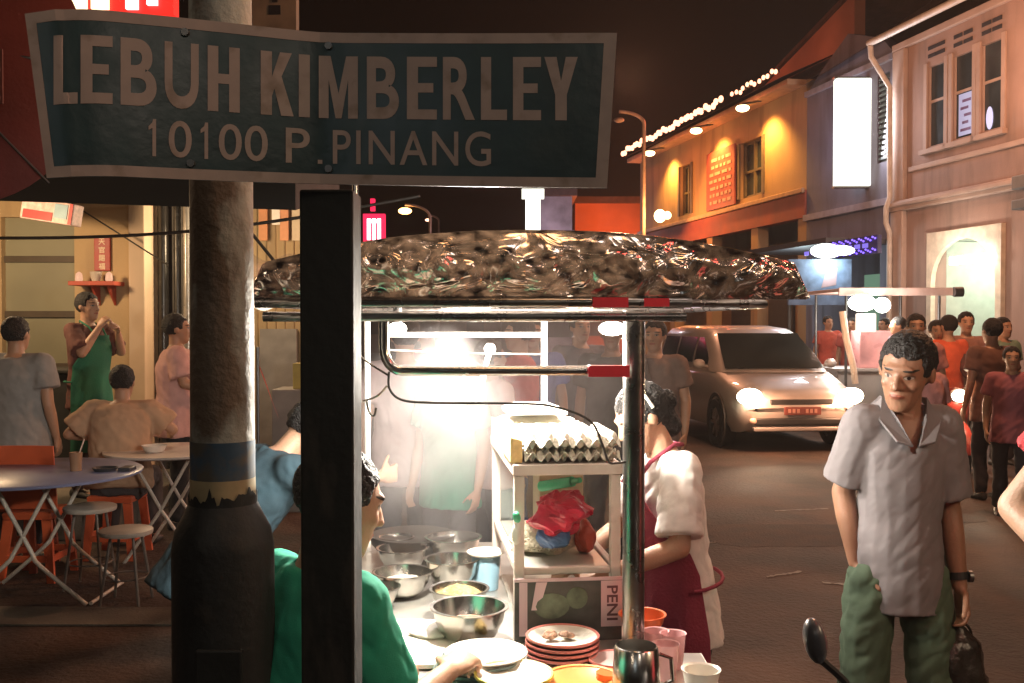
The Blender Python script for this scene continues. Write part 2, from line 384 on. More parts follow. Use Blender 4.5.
        for x in (-1, 1): st.tube([P0 + u * .42 + sd * (x * .05) + f * .15, P0 + u * .50 + sd * (x * .07) + f * .08, P0 + u * .545 + sd * (x * .06) - f * .02, P0 + u * .53 - f * .075], .008)
        st.tube([P0 + u * .06 + sd * (math.cos(t) * .20) + f * (math.sin(t) * .15) for t in [R(170 + 200 * k / 12) for k in range(13)]], .007)
        st.each('apron_strap', mat('apron_' + key(apron)), root, True)
    root['_'] = 0; del root['_']
    return root, T, dict(J=J, K=K, NB=NB, P0=P0, u=u, f=f, sd=sd, hp=hp)
# ------------------------------------------------------------------ world: night sky
w = bpy.data.worlds.new('World'); scene.world = w; w.use_nodes = True
bg = w.node_tree.nodes['Background']; bg.inputs['Color'].default_value = (1.0, .62, .42, 1); bg.inputs['Strength'].default_value = .0032
scene.view_settings.view_transform = 'Standard'; scene.view_settings.look = 'None'; scene.view_settings.exposure = 0.18

# ------------------------------------------------------------------ ground
ASPH = mat('asphalt', (.078, .042, .026), .88, var=.5, vs=1.1, bump=.7, bs=38, col2=(.026, .016, .011), c2s=.9, c2t=(.42, .62))
PAVE = mat('pavement_concrete', (.15, .13, .10), .7, var=.3, vs=2.2, bump=.4, bs=70, col2=(.05, .045, .035), c2s=1.6, c2t=(.4, .6))
g = G(); g.bb(-60, 60, -25, 130, -.2, 0); g.build('ground', ASPH, kind='structure')
g = G(); g.poly([(-9, 5.3, .004), (-1.6, 5.3, .004), (-1.75, 5.62, .004), (-9, 5.75, .004)], (0, 0, .008)); g.build('drain_cover_strip', PAVE, kind='structure')
g = G(); g.bb(-14, -3.02, 7.4, 11.0, 0, .20); g.build('pavement', PAVE, kind='structure', bevel=.01)
# patches on the road (worn paint and repairs)
PAINT = mat('worn_road_paint', (.14, .10, .07), .7, var=.4, vs=9)
g = G()
for x, y, a, l in ((1.75, 6.4, .5, .30), (2.05, 6.15, -.35, .25), (2.5, 8.6, .2, .5), (1.3, 7.3, .1, .4)):
    n_ = 14; top = [(x + math.cos(a) * l * (k / n_ - .5) , y + math.sin(a) * l * (k / n_ - .5) + random.uniform(.005, .035), .004) for k in range(n_ + 1)]
    g.poly(top + [(p[0], y + math.sin(a) * l * ((p[0] - x) / l / math.cos(a)) - random.uniform(.003, .03), .004) for p in reversed(top)], (0, 0, -.003))
g.build('road_marking', PAINT, kind='structure')
for k, (x, y, w_, h_, a) in enumerate(((2.3, 7.6, 1.6, .8, .2), (.9, 9.8, .9, 2.4, -.1), (3.6, 9.0, .7, 1.9, .25), (-1.6, 6.6, 1.4, .7, .1))):
    g = G(); n_ = 28; g.poly([(x + math.cos(t) * w_ / 2 * (1 + .2 * noise.noise(V((math.cos(t) * 2, math.sin(t) * 2, k)))) * min(1.25, 1 / max(abs(math.cos(t)), abs(math.sin(t)))), y + math.sin(t) * h_ / 2 * (1 + .2 * noise.noise(V((math.cos(t) * 2, math.sin(t) * 2, k + 9)))) * min(1.25, 1 / max(abs(math.cos(t)), abs(math.sin(t)))), .0015 + .0004 * k) for t in [2 * math.pi * q / n_ for q in range(n_)]], (0, 0, -.001)); g.build('asphalt_patch', mat('tar_patch', (.05, .028, .018), .92, var=.4, vs=5, bump=.6, bs=60), kind='structure')

# ------------------------------------------------------------------ right hand terrace: local frame s along facade, o out to the road, z
FO = V((11.9 - .21 * 12, 12, 0)); FD = V((-.21, 1, 0)).normalized(); FN = V((-FD.y, FD.x, 0))
FM = Matrix(((FD.x, FN.x, 0, FO.x), (FD.y, FN.y, 0, FO.y), (0, 0, 1, 0), (0, 0, 0, 1)))
def sY(Y): return (Y - 12) / FD.y
def sx(px):
    u = (px - 512) / F; return sY(11.9 / (u + .21))
def sxo(px, o):
    u = (px - 512) / F; O = FO + FN * o; return (u * O.y - O.x) / (FD.x - u * FD.y)
def zF(px, py):
    u = (px - 512) / F; return CZ + (322.5 - py) / F * 11.9 / (u + .21)
def fb(g, s0, s1, o0, o1, z0, z1): return g.bb(s0, s1, o0, o1, z0, z1)
def FG(): return G(M=FM)
WALLA = mat('beige_plaster', (.34, .225, .18), .8, var=.14, vs=1.2, bump=.2, bs=30, col2=(.20, .14, .11), c2s=3.2, c2t=(.5, .78), streak=.16)
TRIM = mat('pale_trim', (.42, .30, .24), .75, var=.12, vs=3)
DARK = mat('dark_opening', (.02, .02, .024), .5)
ROOF = mat('terracotta_roof', (.055, .035, .03), .85, var=.35, vs=4, bump=.6, bs=14)
GLASSD = mat('dark_window_glass', (.035, .05, .06), .12, var=.3, vs=2)
def wall_with_holes(g, s0, s1, z0, z1, holes, o0=-.25, o1=0):
    """holes: (s0,s1,z0,z1) not overlapping in s"""
    cur = s0
    for a, b, c, d in sorted(holes):
        if a > cur: fb(g, cur, a, o0, o1, z0, z1)
        if c > z0: fb(g, a, b, o0, o1, z0, c)
        if d < z1: fb(g, a, b, o0, o1, d, z1)
        cur = b
    if cur < s1: fb(g, cur, s1, o0, o1, z0, z1)

# --- building A, beige shophouse with three windows
bA = thing('shophouse', 'beige plaster shophouse with three tall dark windows and a lit arched doorway', 'building', tuple(FM @ V((5, -4, 0))))
sA0, sA1 = sY(13.4), sY(20.1)
winA = [(sx(1000), sx(979), 4.95, 6.45), (sx(971), sx(951), 4.95, 6.45), (sx(943), sx(926), 4.95, 6.45)]
door = (sx(1000), sx(934), 0, 3.15)
g = FG(); wall_with_holes(g, sA0, sA1, 3.95, 7.15, winA); wall_with_holes(g, sA0, sA1, 0, 3.95, [door, (sY(14), sY(16.2), 0, 2.9)])
fb(g, sA0, sA0 + .25, -9, -.25, 0, 7.15); fb(g, sA1 - .25, sA1, -9, -.25, 0, 7.15); fb(g, sA0, sA1, -9.2, -9, 0, 7.15); fb(g, sA0 + .25, sA1 - .25, -9, -.25, 3.7, 3.9)
g.build('wall', WALLA, bA)
g = FG(); fb(g, sA0, sA1, 0, .14, 3.82, 4.02); fb(g, sA0, sA1, .14, .2, 3.90, 3.98); fb(g, sA0, sA1, 0, .10, 7.0, 7.14); fb(g, sA1 - .42, sA1 - .02, 0, .12, 0, 3.82); fb(g, sA1 - .42, sA1 - .02, 0, .10, 4.02, 7.0); fb(g, sA0 + .5, sA1 - .5, 0, .05, 4.55, 4.65)
g.build('cornice', TRIM, bA, bevel=.02)
for a, b, c, d in winA:
    g = FG(); fb(g, a, b, -.09, -.06, c, d); wi = g.build('window', GLASSD, bA)
    g = FG(); fb(g, a - .1, a - .002, 0, .03, c - .05, d + .08); fb(g, b + .002, b + .1, 0, .03, c - .05, d + .08); fb(g, a - .14, b + .14, .0, .1, c - .14, c - .052); m_ = (a + b) / 2
    fb(g, a, b, -.058, -.035, c + .82, c + .87); fb(g, a, a + .03, -.055, -.03, c, d); fb(g, b - .03, b, -.055, -.03, c, d); g.build('frame', TRIM, wi)
a, b, c, d = winA[1]
g = FG(); fb(g, a + .06, b - .1, -.055, -.048, c + .05, c + .80); g.build('lit_pane', mat('lit_lilac_pane', emit=srgb(200, 190, 220), es=.75), bA)
g = FG()
for k in range(5): fb(g, a + .12 + .07 * (k % 2), b - .16 - .05 * ((k * 7) % 3), -.046, -.04, c + .12 + .13 * k, c + .17 + .13 * k)
g.each('pane_sticker', mat('purple_sticker', srgb(110, 80, 130)), bA)
a, b, c, d = winA[0]
g = FG(); g.ball((b - .16, -.05, c + .22), (.09, .02, .20)); g.build('lit_lamp_behind_window', mat('lilac_lamp', emit=srgb(215, 205, 240), es=1.2), bA, True)
for k in range(3):
    for r in range(2):
        for q in range(2):
            a, b = winA[k][:2]; m_ = a + (b - a) * (.25 + .5 * q); g = FG(); fb(g, m_ - .12, m_ + .12, -.001, .012, 6.62 + r * .15, 6.69 + r * .15); g.build('vent_slot', DARK, bA)
g = FG(); rs = []
g.add([(sA0, .55, 7.12), (sA1, .55, 7.12), (sA1, -4.5, 9.6), (sA0, -4.5, 9.6), (sA0, -9.5, 7.12), (sA1, -9.5, 7.12), (sA0, .55, 7.22), (sA1, .55, 7.22), (sA1, -4.5, 9.7), (sA0, -4.5, 9.7), (sA0, -9.5, 7.22), (sA1, -9.5, 7.22)],
      [(0, 1, 2, 3), (3, 2, 5, 4), (6, 7, 8, 9), (9, 8, 11, 10), (0, 1, 7, 6), (4, 5, 11, 10), (0, 3, 9, 6), (3, 4, 10, 9), (1, 2, 8, 7), (2, 5, 11, 8)])
g.build('roof', ROOF, bA)
g = FG(); g.tube([(sA0, .6, 7.16), (sA1, .6, 7.16)], .07, 8); g.build('gutter', mat('pale_gutter', (.55, .47, .40), .5), bA, True)
g = FG(); g.tube([(sA1 - .05, .6, 7.1), (sA1 + .0, .55, 6.9), (sA1 - .1, .2, 6.3), (sA1 - .1, .18, 4.1), (sA1 - .1, .26, 3.9), (sA1 - .1, .26, 3.6), (sA1 - .1, .18, 3.4), (sA1 - .1, .18, .1)], .055, 8)
g.build('downpipe', mat('pale_gutter'), bA, True)
# arch doorway
a, b, c, d = door; g = FG(); pts = [(a - .12, .0, 0), (a - .12, 0, 3.3), (b + .12, 0, 3.3), (b + .12, 0, 0), (b - .02, 0, 0)]
r = (b - a) / 2; pts += [(a + r + (r - .02) * math.cos(t), 0, 2.35 + .78 * math.sin(t)) for t in [math.pi * k / 14 for k in range(15)]] + [(a + .02, 0, 0)]
g.poly([V(p) for p in pts], (0, .09, 0)); g.build('arch_surround', mat('cream_arch', (.62, .54, .42), .7), bA)
g = FG(); fb(g, a, b, -2.6, -2.5, 0, 3.15); fb(g, a - .3, a - .01, -2.6, -.26, 0, 3.15); fb(g, b + .01, b + .3, -2.6, -.26, 0, 3.15); fb(g, a - .3, b + .3, -2.6, -.26, 3.16, 3.3)
g.build('doorway_interior', mat('pale_green_wall', (.36, .40, .34), .7, var=.1), bA)
g = FG()
for k in range(4): fb(g, a + .15 + k * .42, a + .22 + k * .42, -2.49, -2.44, 0, 3.0)
g.build('interior_pilaster', mat('cream_arch'), bA)
g = FG(); fb(g, a + .05, b - .75, .12, .22, 2.66, 2.80); g.build('doorway_tube_light', mat('neon_white', emit=(1, .96, .9), es=12), bA)
lamp('doorway_lamp', 'POINT', tuple(FM @ V(((a + b) / 2, -1.2, 2.7))), 85, (.95, 1, .85), .15)
lamp('doorway_front_lamp', 'POINT', tuple(FM @ V(((a + b) / 2, .7, 2.7))), 60, (1, .8, .65), .1)
# small projecting sign boxes at the right edge of building A
for k, (zz, hh) in enumerate(((3.72, .22), (3.4, .16))):
    g = FG(); fb(g, sY(15.6), sY(16.05), .16, .62, zz, zz + hh)
    t = g.build('shop_sign', mat('grey_sign', (.15, .14, .13), .6), label=('upper' if k == 0 else 'lower') + ' grey sign box projecting from the beige shophouse at the right edge', cat='sign', bevel=.02)
    g = FG(); fb(g, sY(15.59) - .012, sY(15.59) - .004, .2, .58, zz + .04, zz + hh - .04); g.build('face', mat('teal_face', (.12, .17, .17), .5) if k else mat('brown_face', (.16, .11, .09), .5), t)

# --- building B, bluish gabled shop behind the white lightbox
WALLB = mat('bluish_plaster', (.17, .165, .22), .8, var=.15, vs=1.5, bump=.2, bs=30, col2=(.10, .09, .12), c2s=3, c2t=(.5, .75), streak=.16)
bB = thing('shophouse', 'bluish grey shophouse with dark louvred shutters and a purple lit shop sign below', 'building', tuple(FM @ V((10, -4, 0))))
sB0, sB1 = sA1 + .02, sx(806)
g = FG(); shut = (sx(888), sx(876), 4.9, 6.7)
wall_with_holes(g, sB0, sB1, 4.1, 7.0, [shut]); fb(g, sB0, sB0 + .5, -.25, 0, 0, 4.1); fb(g, sB1 - .3, sB1, -.25, 0, 0, 4.1); fb(g, sB0 + .5, sB1 - .3, -.25, 0, 3.3, 4.1); fb(g, sB0, sB1, -3, -2.9, 0, 3.3)
fb(g, sB0, sB0 + .2, -9, -.25, 0, 7); fb(g, sB1 - .2, sB1, -9, -.25, 0, 7.0); fb(g, sB0, sB1, -9.2, -9, 0, 7)
g.poly([FM.inverted() @ (FM @ V(p)) for p in ((sB0, -.25, 7.0), (sB1, -.25, 7.0), (sB1 - .6, -.25, 7.35), ((sB0 + sB1) / 2, -.25, 7.9), (sB0 + .5, -.25, 7.45))], (0, .25, 0))
g.build('wall', WALLB, bB)
g = FG(); fb(g, sB0, sB1, 0, .1, 4.0, 4.14); fb(g, sB0, sB1, 0, .08, 6.9, 7.02); g.each('cornice', mat('bluish_trim', (.33, .31, .38), .7), bB)
g = FG(); fb(g, shut[0], shut[1], -.1, -.06, 4.9, 6.7); ws = g.build('window', DARK, bB)
g = FG()
for k in range(16): fb(g, shut[0] + .03, shut[1] - .03, -.06, -.01, 4.96 + k * .108, 5.01 + k * .108)
g.build('louvres', mat('dark_green_louvre', (.06, .08, .08), .6), ws)
g = FG(); g.add([(sB0, .3, 7.3), (sB1, .3, 7.05), (sB1, -4.5, 10.2), (sB0, -4.5, 10.2), (sB0, -9.5, 7.1), (sB1, -9.5, 7.1)], [(0, 1, 2, 3), (3, 2, 5, 4)]); g.build('roof', ROOF, bB)
g = FG(); fb(g, sB0, sB1, .02, 1.5, 3.2, 3.3); g.build('canopy', mat('dark_canopy', (.06, .055, .06), .6), bB)
g = FG(); fb(g, sB0 + .9, sB1 - .4, -2.85, -2.8, .1, 2.9); g.build('shop_interior', mat('green_glow_panel', emit=srgb(70, 110, 100), es=.35), bB)  # self-glowing back panel stands in for the shop's blue-green light
g = FG(); fb(g, sx(828), sx(846) , -1.0, -.9, .3, 2.7); g.build('lit_door', mat('mint_door', emit=srgb(120, 160, 135), es=.55), bB)
lamp('shop_lamp', 'POINT', tuple(FM @ V((sx(850), 1.2, 2.6))), 60, (.75, .95, 1), .15)

# lit signs on building B
g = G(); g.bb(6.78, 7.50, 20.95, 21.2, 4.48, 6.72)
lb = g.build('lightbox_sign', mat('white_box', emit=(1, 1, .86), es=2.2), label='tall blank white lightbox sign glowing on the bluish shophouse', cat='sign', bevel=.02)
g = G(); g.bb(6.74, 7.54, 21.0, 21.15, 4.44, 4.478); g.bb(6.74, 7.54, 21.0, 21.15, 6.722, 6.76); g.build('frame', mat('steel_dark', (.12, .12, .12), .4, metal=.8), lb)
lamp('lightbox_glow', 'AREA', (7.14, 20.6, 5.6), 110, (1, .95, 1), 1.2, rot=(-.2, -1, -.2))
lamp('lightbox_side', 'POINT', (6.5, 21.6, 5.6), 22, (.78, .75, 1), .3)
g = FG(); s0, s1 = sxo(881, 1.5), sxo(832, 1.5)
fb(g, s0, s1, 1.5, 1.58, 2.86, 3.19); sg = g.build('shop_sign', mat('purple_board', (.03, .02, .07), .5), label='dark shop sign edged with purple lights above the bluish shop front', cat='sign')
g = FG()
for k in range(22):
    for r in range(2):
        s_ = s0 + .05 + (s1 - s0 - .1) * k / 21; g.ball((s_, 1.6, 2.92 + r * .21 + .03 * math.sin(k * 2.1)), .019, n=6, m=4)
g.each('purple_light', mat('purple_led', emit=srgb(120, 90, 255), es=2.5), sg)
g = FG()
for k in range(9): s_ = s0 + .3 + k * .27; fb(g, s_, s_ + .17, 1.582, 1.60, 2.98, 3.06)
g.each('lit_lettering_mark', mat('purple_mark', emit=srgb(150, 130, 255), es=.8), sg)
g = G(); p = P(826, 251, 17.6); g.ball(p, (.28, .1, .13), n=14); g.ball(p + V((.25, 0, .01)), (.26, .08, .09)); g.build('floodlight', mat('neon_hot', emit=(1, 1, .88), es=6), True and None, label='bright white floodlight over the bluish shop canopy', cat='lamp')
lamp('flood', 'POINT', tuple(p + V((0, -.3, -.2))), 55, (.85, 1, .95), .2)

# --- building C, yellow lit terrace with string lights
WALLC = mat('ochre_plaster', (.40, .255, .13), .8, var=.14, vs=.9, bump=.2, bs=25, col2=(.24, .15, .08), c2s=2.6, c2t=(.5, .75), streak=.18)
REDB = mat('red_band', (.30, .07, .045), .75, var=.3, vs=1.5)
bC = thing('shophouse', 'long ochre shophouse with spotlit upper floor and a red band under its windows', 'building', tuple(FM @ V((16, -4, 0))))
sC0, sC1 = sB1 + .02, sx(640)
ZC = 7.35
wC = [(sx(762), sx(740), 4.95, 6.45), (sx(691), sx(680), 4.95, 6.5)]
g = FG(); wall_with_holes(g, sC0, sC1, 4.75, ZC, wC); fb(g, sC0, sC0 + .4, -.3, 0, 0, 4.1)
for k in range(1, 5): s_ = sC0 + (sC1 - sC0) * k / 4; fb(g, s_ - .4, s_, -.3, 0, 0, 4.1)
fb(g, sC0, sC1, -9.2, -9, 0, ZC); fb(g, sC0, sC0 + .2, -9, -.3, 0, ZC); fb(g, sC1 - .2, sC1, -9, -.3, 0, ZC); fb(g, sC0, sC1, -3.1, -3, 0, 4.1)
g.build('wall', WALLC, bC)
g = FG(); fb(g, sC0, sC1, -.25, .04, 4.1, 4.75); g.build('red_band', REDB, bC)
g = FG(); fb(g, sC0, sC1, .04, .12, 4.68, 4.8); fb(g, sC0, sC1, 0, .5, 7.2, 7.34); g.build('cornice', mat('ochre_trim', (.45, .28, .17), .7), bC, bevel=.02)
for a, b, c, d in wC:
    g = FG(); fb(g, a, b, -.2, -.16, c, d); wi = g.build('window', GLASSD, bC)
    g = FG(); m_ = (a + b) / 2
    for q in (a + .04, m_, b - .04): fb(g, q - .035, q + .035, -.155, -.08, c, d)
    for q in (c + .04, c + .7, d - .04): fb(g, a, b, -.15, -.09, q - .03, q + .03)
    fb(g, a - .12, a - .01, .0, .05, c, d); fb(g, b + .01, b + .12, 0, .05, c, d); g.build('frame', mat('brown_frame', (.13, .10, .06), .6), wi)
g = FG(); g.add([(sC0, .65, 7.36), (sC1, .65, 7.36), (sC1, -1.2, 8.2), (sC0, -1.2, 8.2)], [(0, 1, 2, 3)]); g.build('roof', ROOF, bC)
# upper storey set back, lit orange
s7 = sx(712); g = FG(); g.poly([(sC0, -1.22, 8.05), (s7, -1.22, 8.05), (s7, -1.22, 8.15), (sC0, -1.22, 9.45)], (0, -.28, 0)); g.build('upper_storey', mat('brown_red_plaster', (.32, .16, .11), .8, var=.2, vs=1), bC)
g = FG(); g.poly([(sC0, -1.15, 9.46), (s7 + .3, -1.15, 8.14), (s7 + .3, -1.15, 8.22), (sC0, -1.15, 9.58)], (0, -7.5, 0)); g.build('roof', ROOF, bC)
g = FG()
for k in range(4):
    s_ = sC0 + .6 + k * (sC1 - sC0 - .6) / 4; fb(g, s_, s_ + 1.6, -2.99, -2.9, .1, 2.8)
g.build('shutter', mat('dark_shutter', (.10, .09, .08), .6), bC)
# red poster on C
g = FG(); a, b = sx(737), sx(709); fb(g, a, b, .05, .1, 4.85, 6.5)
po = g.build('poster_board', mat('poster_red', (.33, .07, .05), .6, var=.25, vs=3), label='tall red notice board with pale writing on the ochre upper wall', cat='sign')
g = FG()
for r in range(7):
    s_ = a + .2
    while s_ < b - .35:
        L_ = random.uniform(.12, .4); fb(g, s_, min(s_ + L_, b - .2), .101, .112, 5.0 + r * .20, 5.09 + r * .20); s_ += L_ + .1
g.each('writing_mark', mat('poster_pale', (.45, .28, .22), .6), po)
# floodlights under the eaves
for k, px in enumerate((673, 722, 771)):
    s_ = sx(px); lb_ = ('far', 'middle', 'near')[k]
    t = thing('wall_floodlight', lb_ + ' floodlight under the eave of the ochre shophouse', 'lamp', tuple(FM @ V((s_, .6, 7.1))), 'eave floodlights')
    g = FG(); g.tube([(s_, .3, 7.2), (s_, .8, 7.1)], .03); g.lathe([(.02, 0), (.12, -.02), (.15, -.14), (.02, -.14)], (s_, .8, 7.12), 12); g.build('housing', mat('steel_dark'), t)
    g = FG(); g.ball((s_, .8, 7.0), (.17, .17, .09)); g.build('bulb', mat('warm_bulb', emit=(1, .72, .35), es=9), t, True)
    lamp('eave_spot', 'SPOT', tuple(FM @ V((s_, .62, 6.9))), 520, (1, .47, .10), .1, rot=tuple((FM.to_3x3() @ V((0, -.42, -1)))), spot=120, blend=.8)
# string lights
st = thing('string_lights', 'dense string of white bulbs along the ochre shophouse eave', 'string lights', tuple(FM @ V((12, .7, 7.4))))
def ez(s_): return 7.62
for part, (p0, p1, nn) in enumerate(((642, 748, 34), (757, 806, 12))):
    sa, sb = sx(p0), sx(p1); g = FG(); pts = [(sa + (sb - sa) * k / 40, .72, 7.52 - .05 * abs(math.sin(k * .9))) for k in range(41)]; g.tube(pts, .02, 5); g.build('cable', DARK, st)
    for k in range(nn):
        s_ = sa + (sb - sa) * (k + .5) / nn + random.uniform(-.05, .05); g = FG(); rr = .085 if part == 0 else .055
        g.ball((s_, .76, 7.50 + random.uniform(-.06, .06)), (rr, rr * .8, rr * 1.1), n=8, m=6); g.build('bulb', mat('string_bulb', emit=(1, .42, .24), es=3.2), st, True)
for px in (655, 690, 725, 775): lamp('string_glow', 'POINT', tuple(FM @ V((sx(px), 1.25, 7.75))), 34, (1, .16, .06), .2)
for px in (690, 740, 780): lamp('upper_glow', 'POINT', tuple(FM @ V((sx(px), -.6, 8.6))), 3, (1, .25, .10), .2)
g = G(); p = P(660, 216, 30); g.ball(p, (.18, .18, .2)); g.ball(p + V((.22, .0, .02)), (.12, .12, .12)); g.build('wall_lantern', mat('amber_lantern', emit=(1, .68, .3), es=7), label='amber wall lantern at the far end of the ochre shophouse', cat='lamp', smooth=True)
lamp('lantern_light', 'POINT', tuple(p + V((-.3, -.7, 0))), 260, (1, .35, .1), .1)

# --- far street
def block(label, px0, px1, Y, ztop, m_, dz=9, group=None):
    x0 = (px0 - 512) / F * Y; x1 = (px1 - 512) / F * Y; t = thing('building', label, 'building', ((x0 + x1) / 2, Y + dz / 2, 0), group)
    g = G(); g.bb(x0, x1, Y, Y + dz, 0, ztop); g.build('wall', m_, t)
    g = G(); g.bb(x0 - .2, x1 + .2, Y - .25, Y + dz, ztop, ztop + .3); g.build('roof', ROOF, t)
    n = max(2, int((x1 - x0) / 2.2))
    for k in range(n):
        for z in ([1.0, 3.6] if ztop > 5 else [1.0]):
            xx = x0 + (x1 - x0) * (k + .5) / n; g = G(); g.bb(xx - .45, xx + .45, Y - .04, Y - .002, z, z + 1.5); g.build('window', DARK, t)
    return t
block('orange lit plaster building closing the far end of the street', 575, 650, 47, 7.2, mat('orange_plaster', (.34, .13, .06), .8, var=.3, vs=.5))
block('dark low shop building beyond the stall roof in the far street', 352, 500, 52, 4.6, mat('brown_plaster', (.12, .08, .06), .8))
block('narrow grey far building right of the white box light', 540, 572, 42, 6.9, mat('grey_lilac', (.26, .23, .26), .8, var=.4, vs=1.5))
for Xl in ((-1.2, 44, 4), ): pass
lamp('far_orange', 'POINT', (5.0, 42.5, 4.6), 1000, (1, .20, .05), .3)
lamp('far_orange', 'POINT', (3.2, 44.0, 5.2), 300, (1, .22, .06), .3)
lamp('far_grey', 'POINT', (1.6, 39, 5), 260, (.9, .75, .9), .3)
g = G(); p = P(533, 210, 38); g.bb(p.x - .28, p.x + .28, p.y, p.y + .3, p.z - 1.2, p.z + .45); g.bb(p.x - .42, p.x + .42, p.y - .03, p.y + .33, p.z + .452, p.z + .8)
t = g.build('lightbox_sign', mat('white_box'), label='distant narrow white lightbox sign above the stall roof', cat='sign')
g = G(); g.tube([(p.x, p.y + .5, 0), (p.x, p.y + .5, p.z + .5)], .06); g.build('post', mat('steel_dark'), t)
g = G(); p = P(374, 229, 33); g.bb(p.x - .36, p.x + .36, p.y, p.y + .2, p.z - .5, p.z + .5)
t = g.build('neon_sign', mat('neon_red', emit=(1, .02, .08), es=1.4), label='small pink and red neon sign beside the dark post', cat='sign')
g = G(); 
for dx in (-.17, .0, .17): g.bb(p.x + dx - .055, p.x + dx + .055, p.y - .03, p.y - .004, p.z - .36, p.z + .34)
g.bb(p.x - .2, p.x + .2, p.y - .05, p.y - .031, p.z + .2, p.z + .3); g.build('lit_mark', mat('neon_pinkwhite', emit=(1, .75, .85), es=4), t)
g = G(); g.bb(p.x - .12, p.x + .02, p.y, p.y + .2, p.z + .6, p.z + 1.0); g.build('top_mark', mat('neon_red'), t)
def street_lamp(label, px, py, Y, r, em, arm, lab=None, globe=True):
    p = P(px, py, Y); t = thing('street_lamp', label, 'street lamp', (p.x + arm, Y, 0))
    g = G(); top = p.z + .25; pts = [(p.x + arm, Y, 0), (p.x + arm, Y, top - abs(arm) * .5)]
    for k in range(1, 9): a = math.pi / 2 * k / 8; pts.append((p.x + arm - arm * (1 - math.cos(a)), Y, top - abs(arm) * .5 + abs(arm) * .5 * math.sin(a)))
    g.tube(pts, .055, 8); g.build('pole', mat('lamp_pole_grey', (.35, .3, .26), .5), t, True)
    g = G(); g.ball(p, (r * 1.6, r * 1.3, r * .8)); g.build('lamp_head', mat('lamp_pole_grey') if not em else em, t, True)
    return t
AMB = mat('sodium', emit=(1, .42, .12), es=10)
street_lamp('far orange street lamp glowing in the dark street, larger of the two', 405, 211, 40, .17, AMB, 1.0)
street_lamp('small far street lamp, dimmer of the two over the stall roof', 428, 220, 55, .1, mat('sodium2', emit=(1, .4, .25), es=5), .6)
street_lamp('slim unlit curved street lamp before the orange lit building', 619, 120, 30, .10, None, .75)
# ------------------------------------------------------------------ street name sign and its two posts
PT = [(0, 25, 14), (.05, 55, 9.5), (.11, 88, 8.5), (.29, 194, 19), (.5, 320, 33), (.75, 468, 33.5), (1, 617, 33)]
PB = [(0, 47, 178), (.05, 72, 176.5), (.11, 103, 175.5), (.29, 200, 180), (.5, 320, 184), (.75, 466, 186.5), (1, 607, 188)]
YD = [(0, 1.452), (.05, 1.460), (.11, 1.475), (.29, 1.535), (.5, 1.60), (.75, 1.60), (1, 1.60)]
def ip(tab, u, c): return float(np.interp(u, [t[0] for t in tab], [t[c] for t in tab]))
def sm(tab, u, c, w_=.04): return (ip(tab, u - w_, c) + ip(tab, u, c) * 2 + ip(tab, u + w_, c)) / 4 if .06 < u < .94 else ip(tab, u, c)
def signpt(u, v, off=0):
    Y = sm(YD, u, 1); a = P(sm(PT, u, 1), sm(PT, u, 2), Y); b = P(sm(PB, u, 1), sm(PB, u, 2), Y)
    p = a.lerp(b, v); p.y -= off; return p
def u_of(px, v):
    lo, hi = 0, 1
    for _ in range(24):
        m_ = (lo + hi) / 2; x = sm(PT, m_, 1) * (1 - v) + sm(PB, m_, 1) * v
        if x < px: lo = m_
        else: hi = m_
    return lo
sign = thing('street_sign', 'dark green street name sign with white border and bent left end', 'street sign', tuple(signpt(.5, 1)))
SGN = mat('sign_green', (.005, .028, .028), .36, var=.3, vs=14, col2=(.014, .032, .028), c2s=9, c2t=(.5, .7), bump=.05, bs=30)
PNT = mat('sign_white_paint', (.40, .30, .25), .5, var=.12, vs=25, col2=(.24, .17, .12), c2s=22, c2t=(.56, .74))
g = G(); g.sheet(lambda a, b: signpt(a, b), 60, 10, (0, .004, 0)); g.build('plate', SGN, sign, True)
g = G(); tb, lr = .066, .021
for (u0, u1, v0, v1, nu, nv) in ((0, 1, 0, tb, 60, 1), (0, 1, 1 - tb, 1, 60, 1), (0, lr * .8, tb, 1 - tb, 2, 8), (1 - lr, 1, tb, 1 - tb, 2, 8)):
    g.sheet(lambda a, b: signpt(u0 + (u1 - u0) * a, v0 + (v1 - v0) * b, .0010), nu, nv, (0, .0006, 0))
g.build('border', PNT, sign)
def sign_text(txt, x0, x1, v0, v1, bold, name, space=1.0):
    vs, fs = text_mesh2(txt, bold) if len(txt) == 1 else text_mesh(txt, bold, space, 6)
    me = bpy.data.meshes.new('x'); me.from_pydata([(a, b, 0) for a, b in vs], [], fs); bm = bmesh.new(); bm.from_mesh(me)
    bmesh.ops.triangulate(bm, faces=bm.faces)
    for _ in range(3):
        es = [e for e in bm.edges if abs(e.verts[0].co.x - e.verts[1].co.x) > .02]
        if es: bmesh.ops.subdivide_edges(bm, edges=es, cuts=1); bmesh.ops.triangulate(bm, faces=bm.faces)
    vm = (v0 + v1) / 2; out = []
    for v_ in bm.verts:
        px = x0 + (x1 - x0) * v_.co.x; v = v1 + (v0 - v1) * v_.co.y; out.append(signpt(u_of(px, v), v, .0014))
    bm.verts.index_update(); fs = [tuple(q.index for q in f.verts) for f in bm.faces]; bm.free()
    g = G(); g.add(out, fs); return g.build(name, PNT, sign)
BOLD = .024
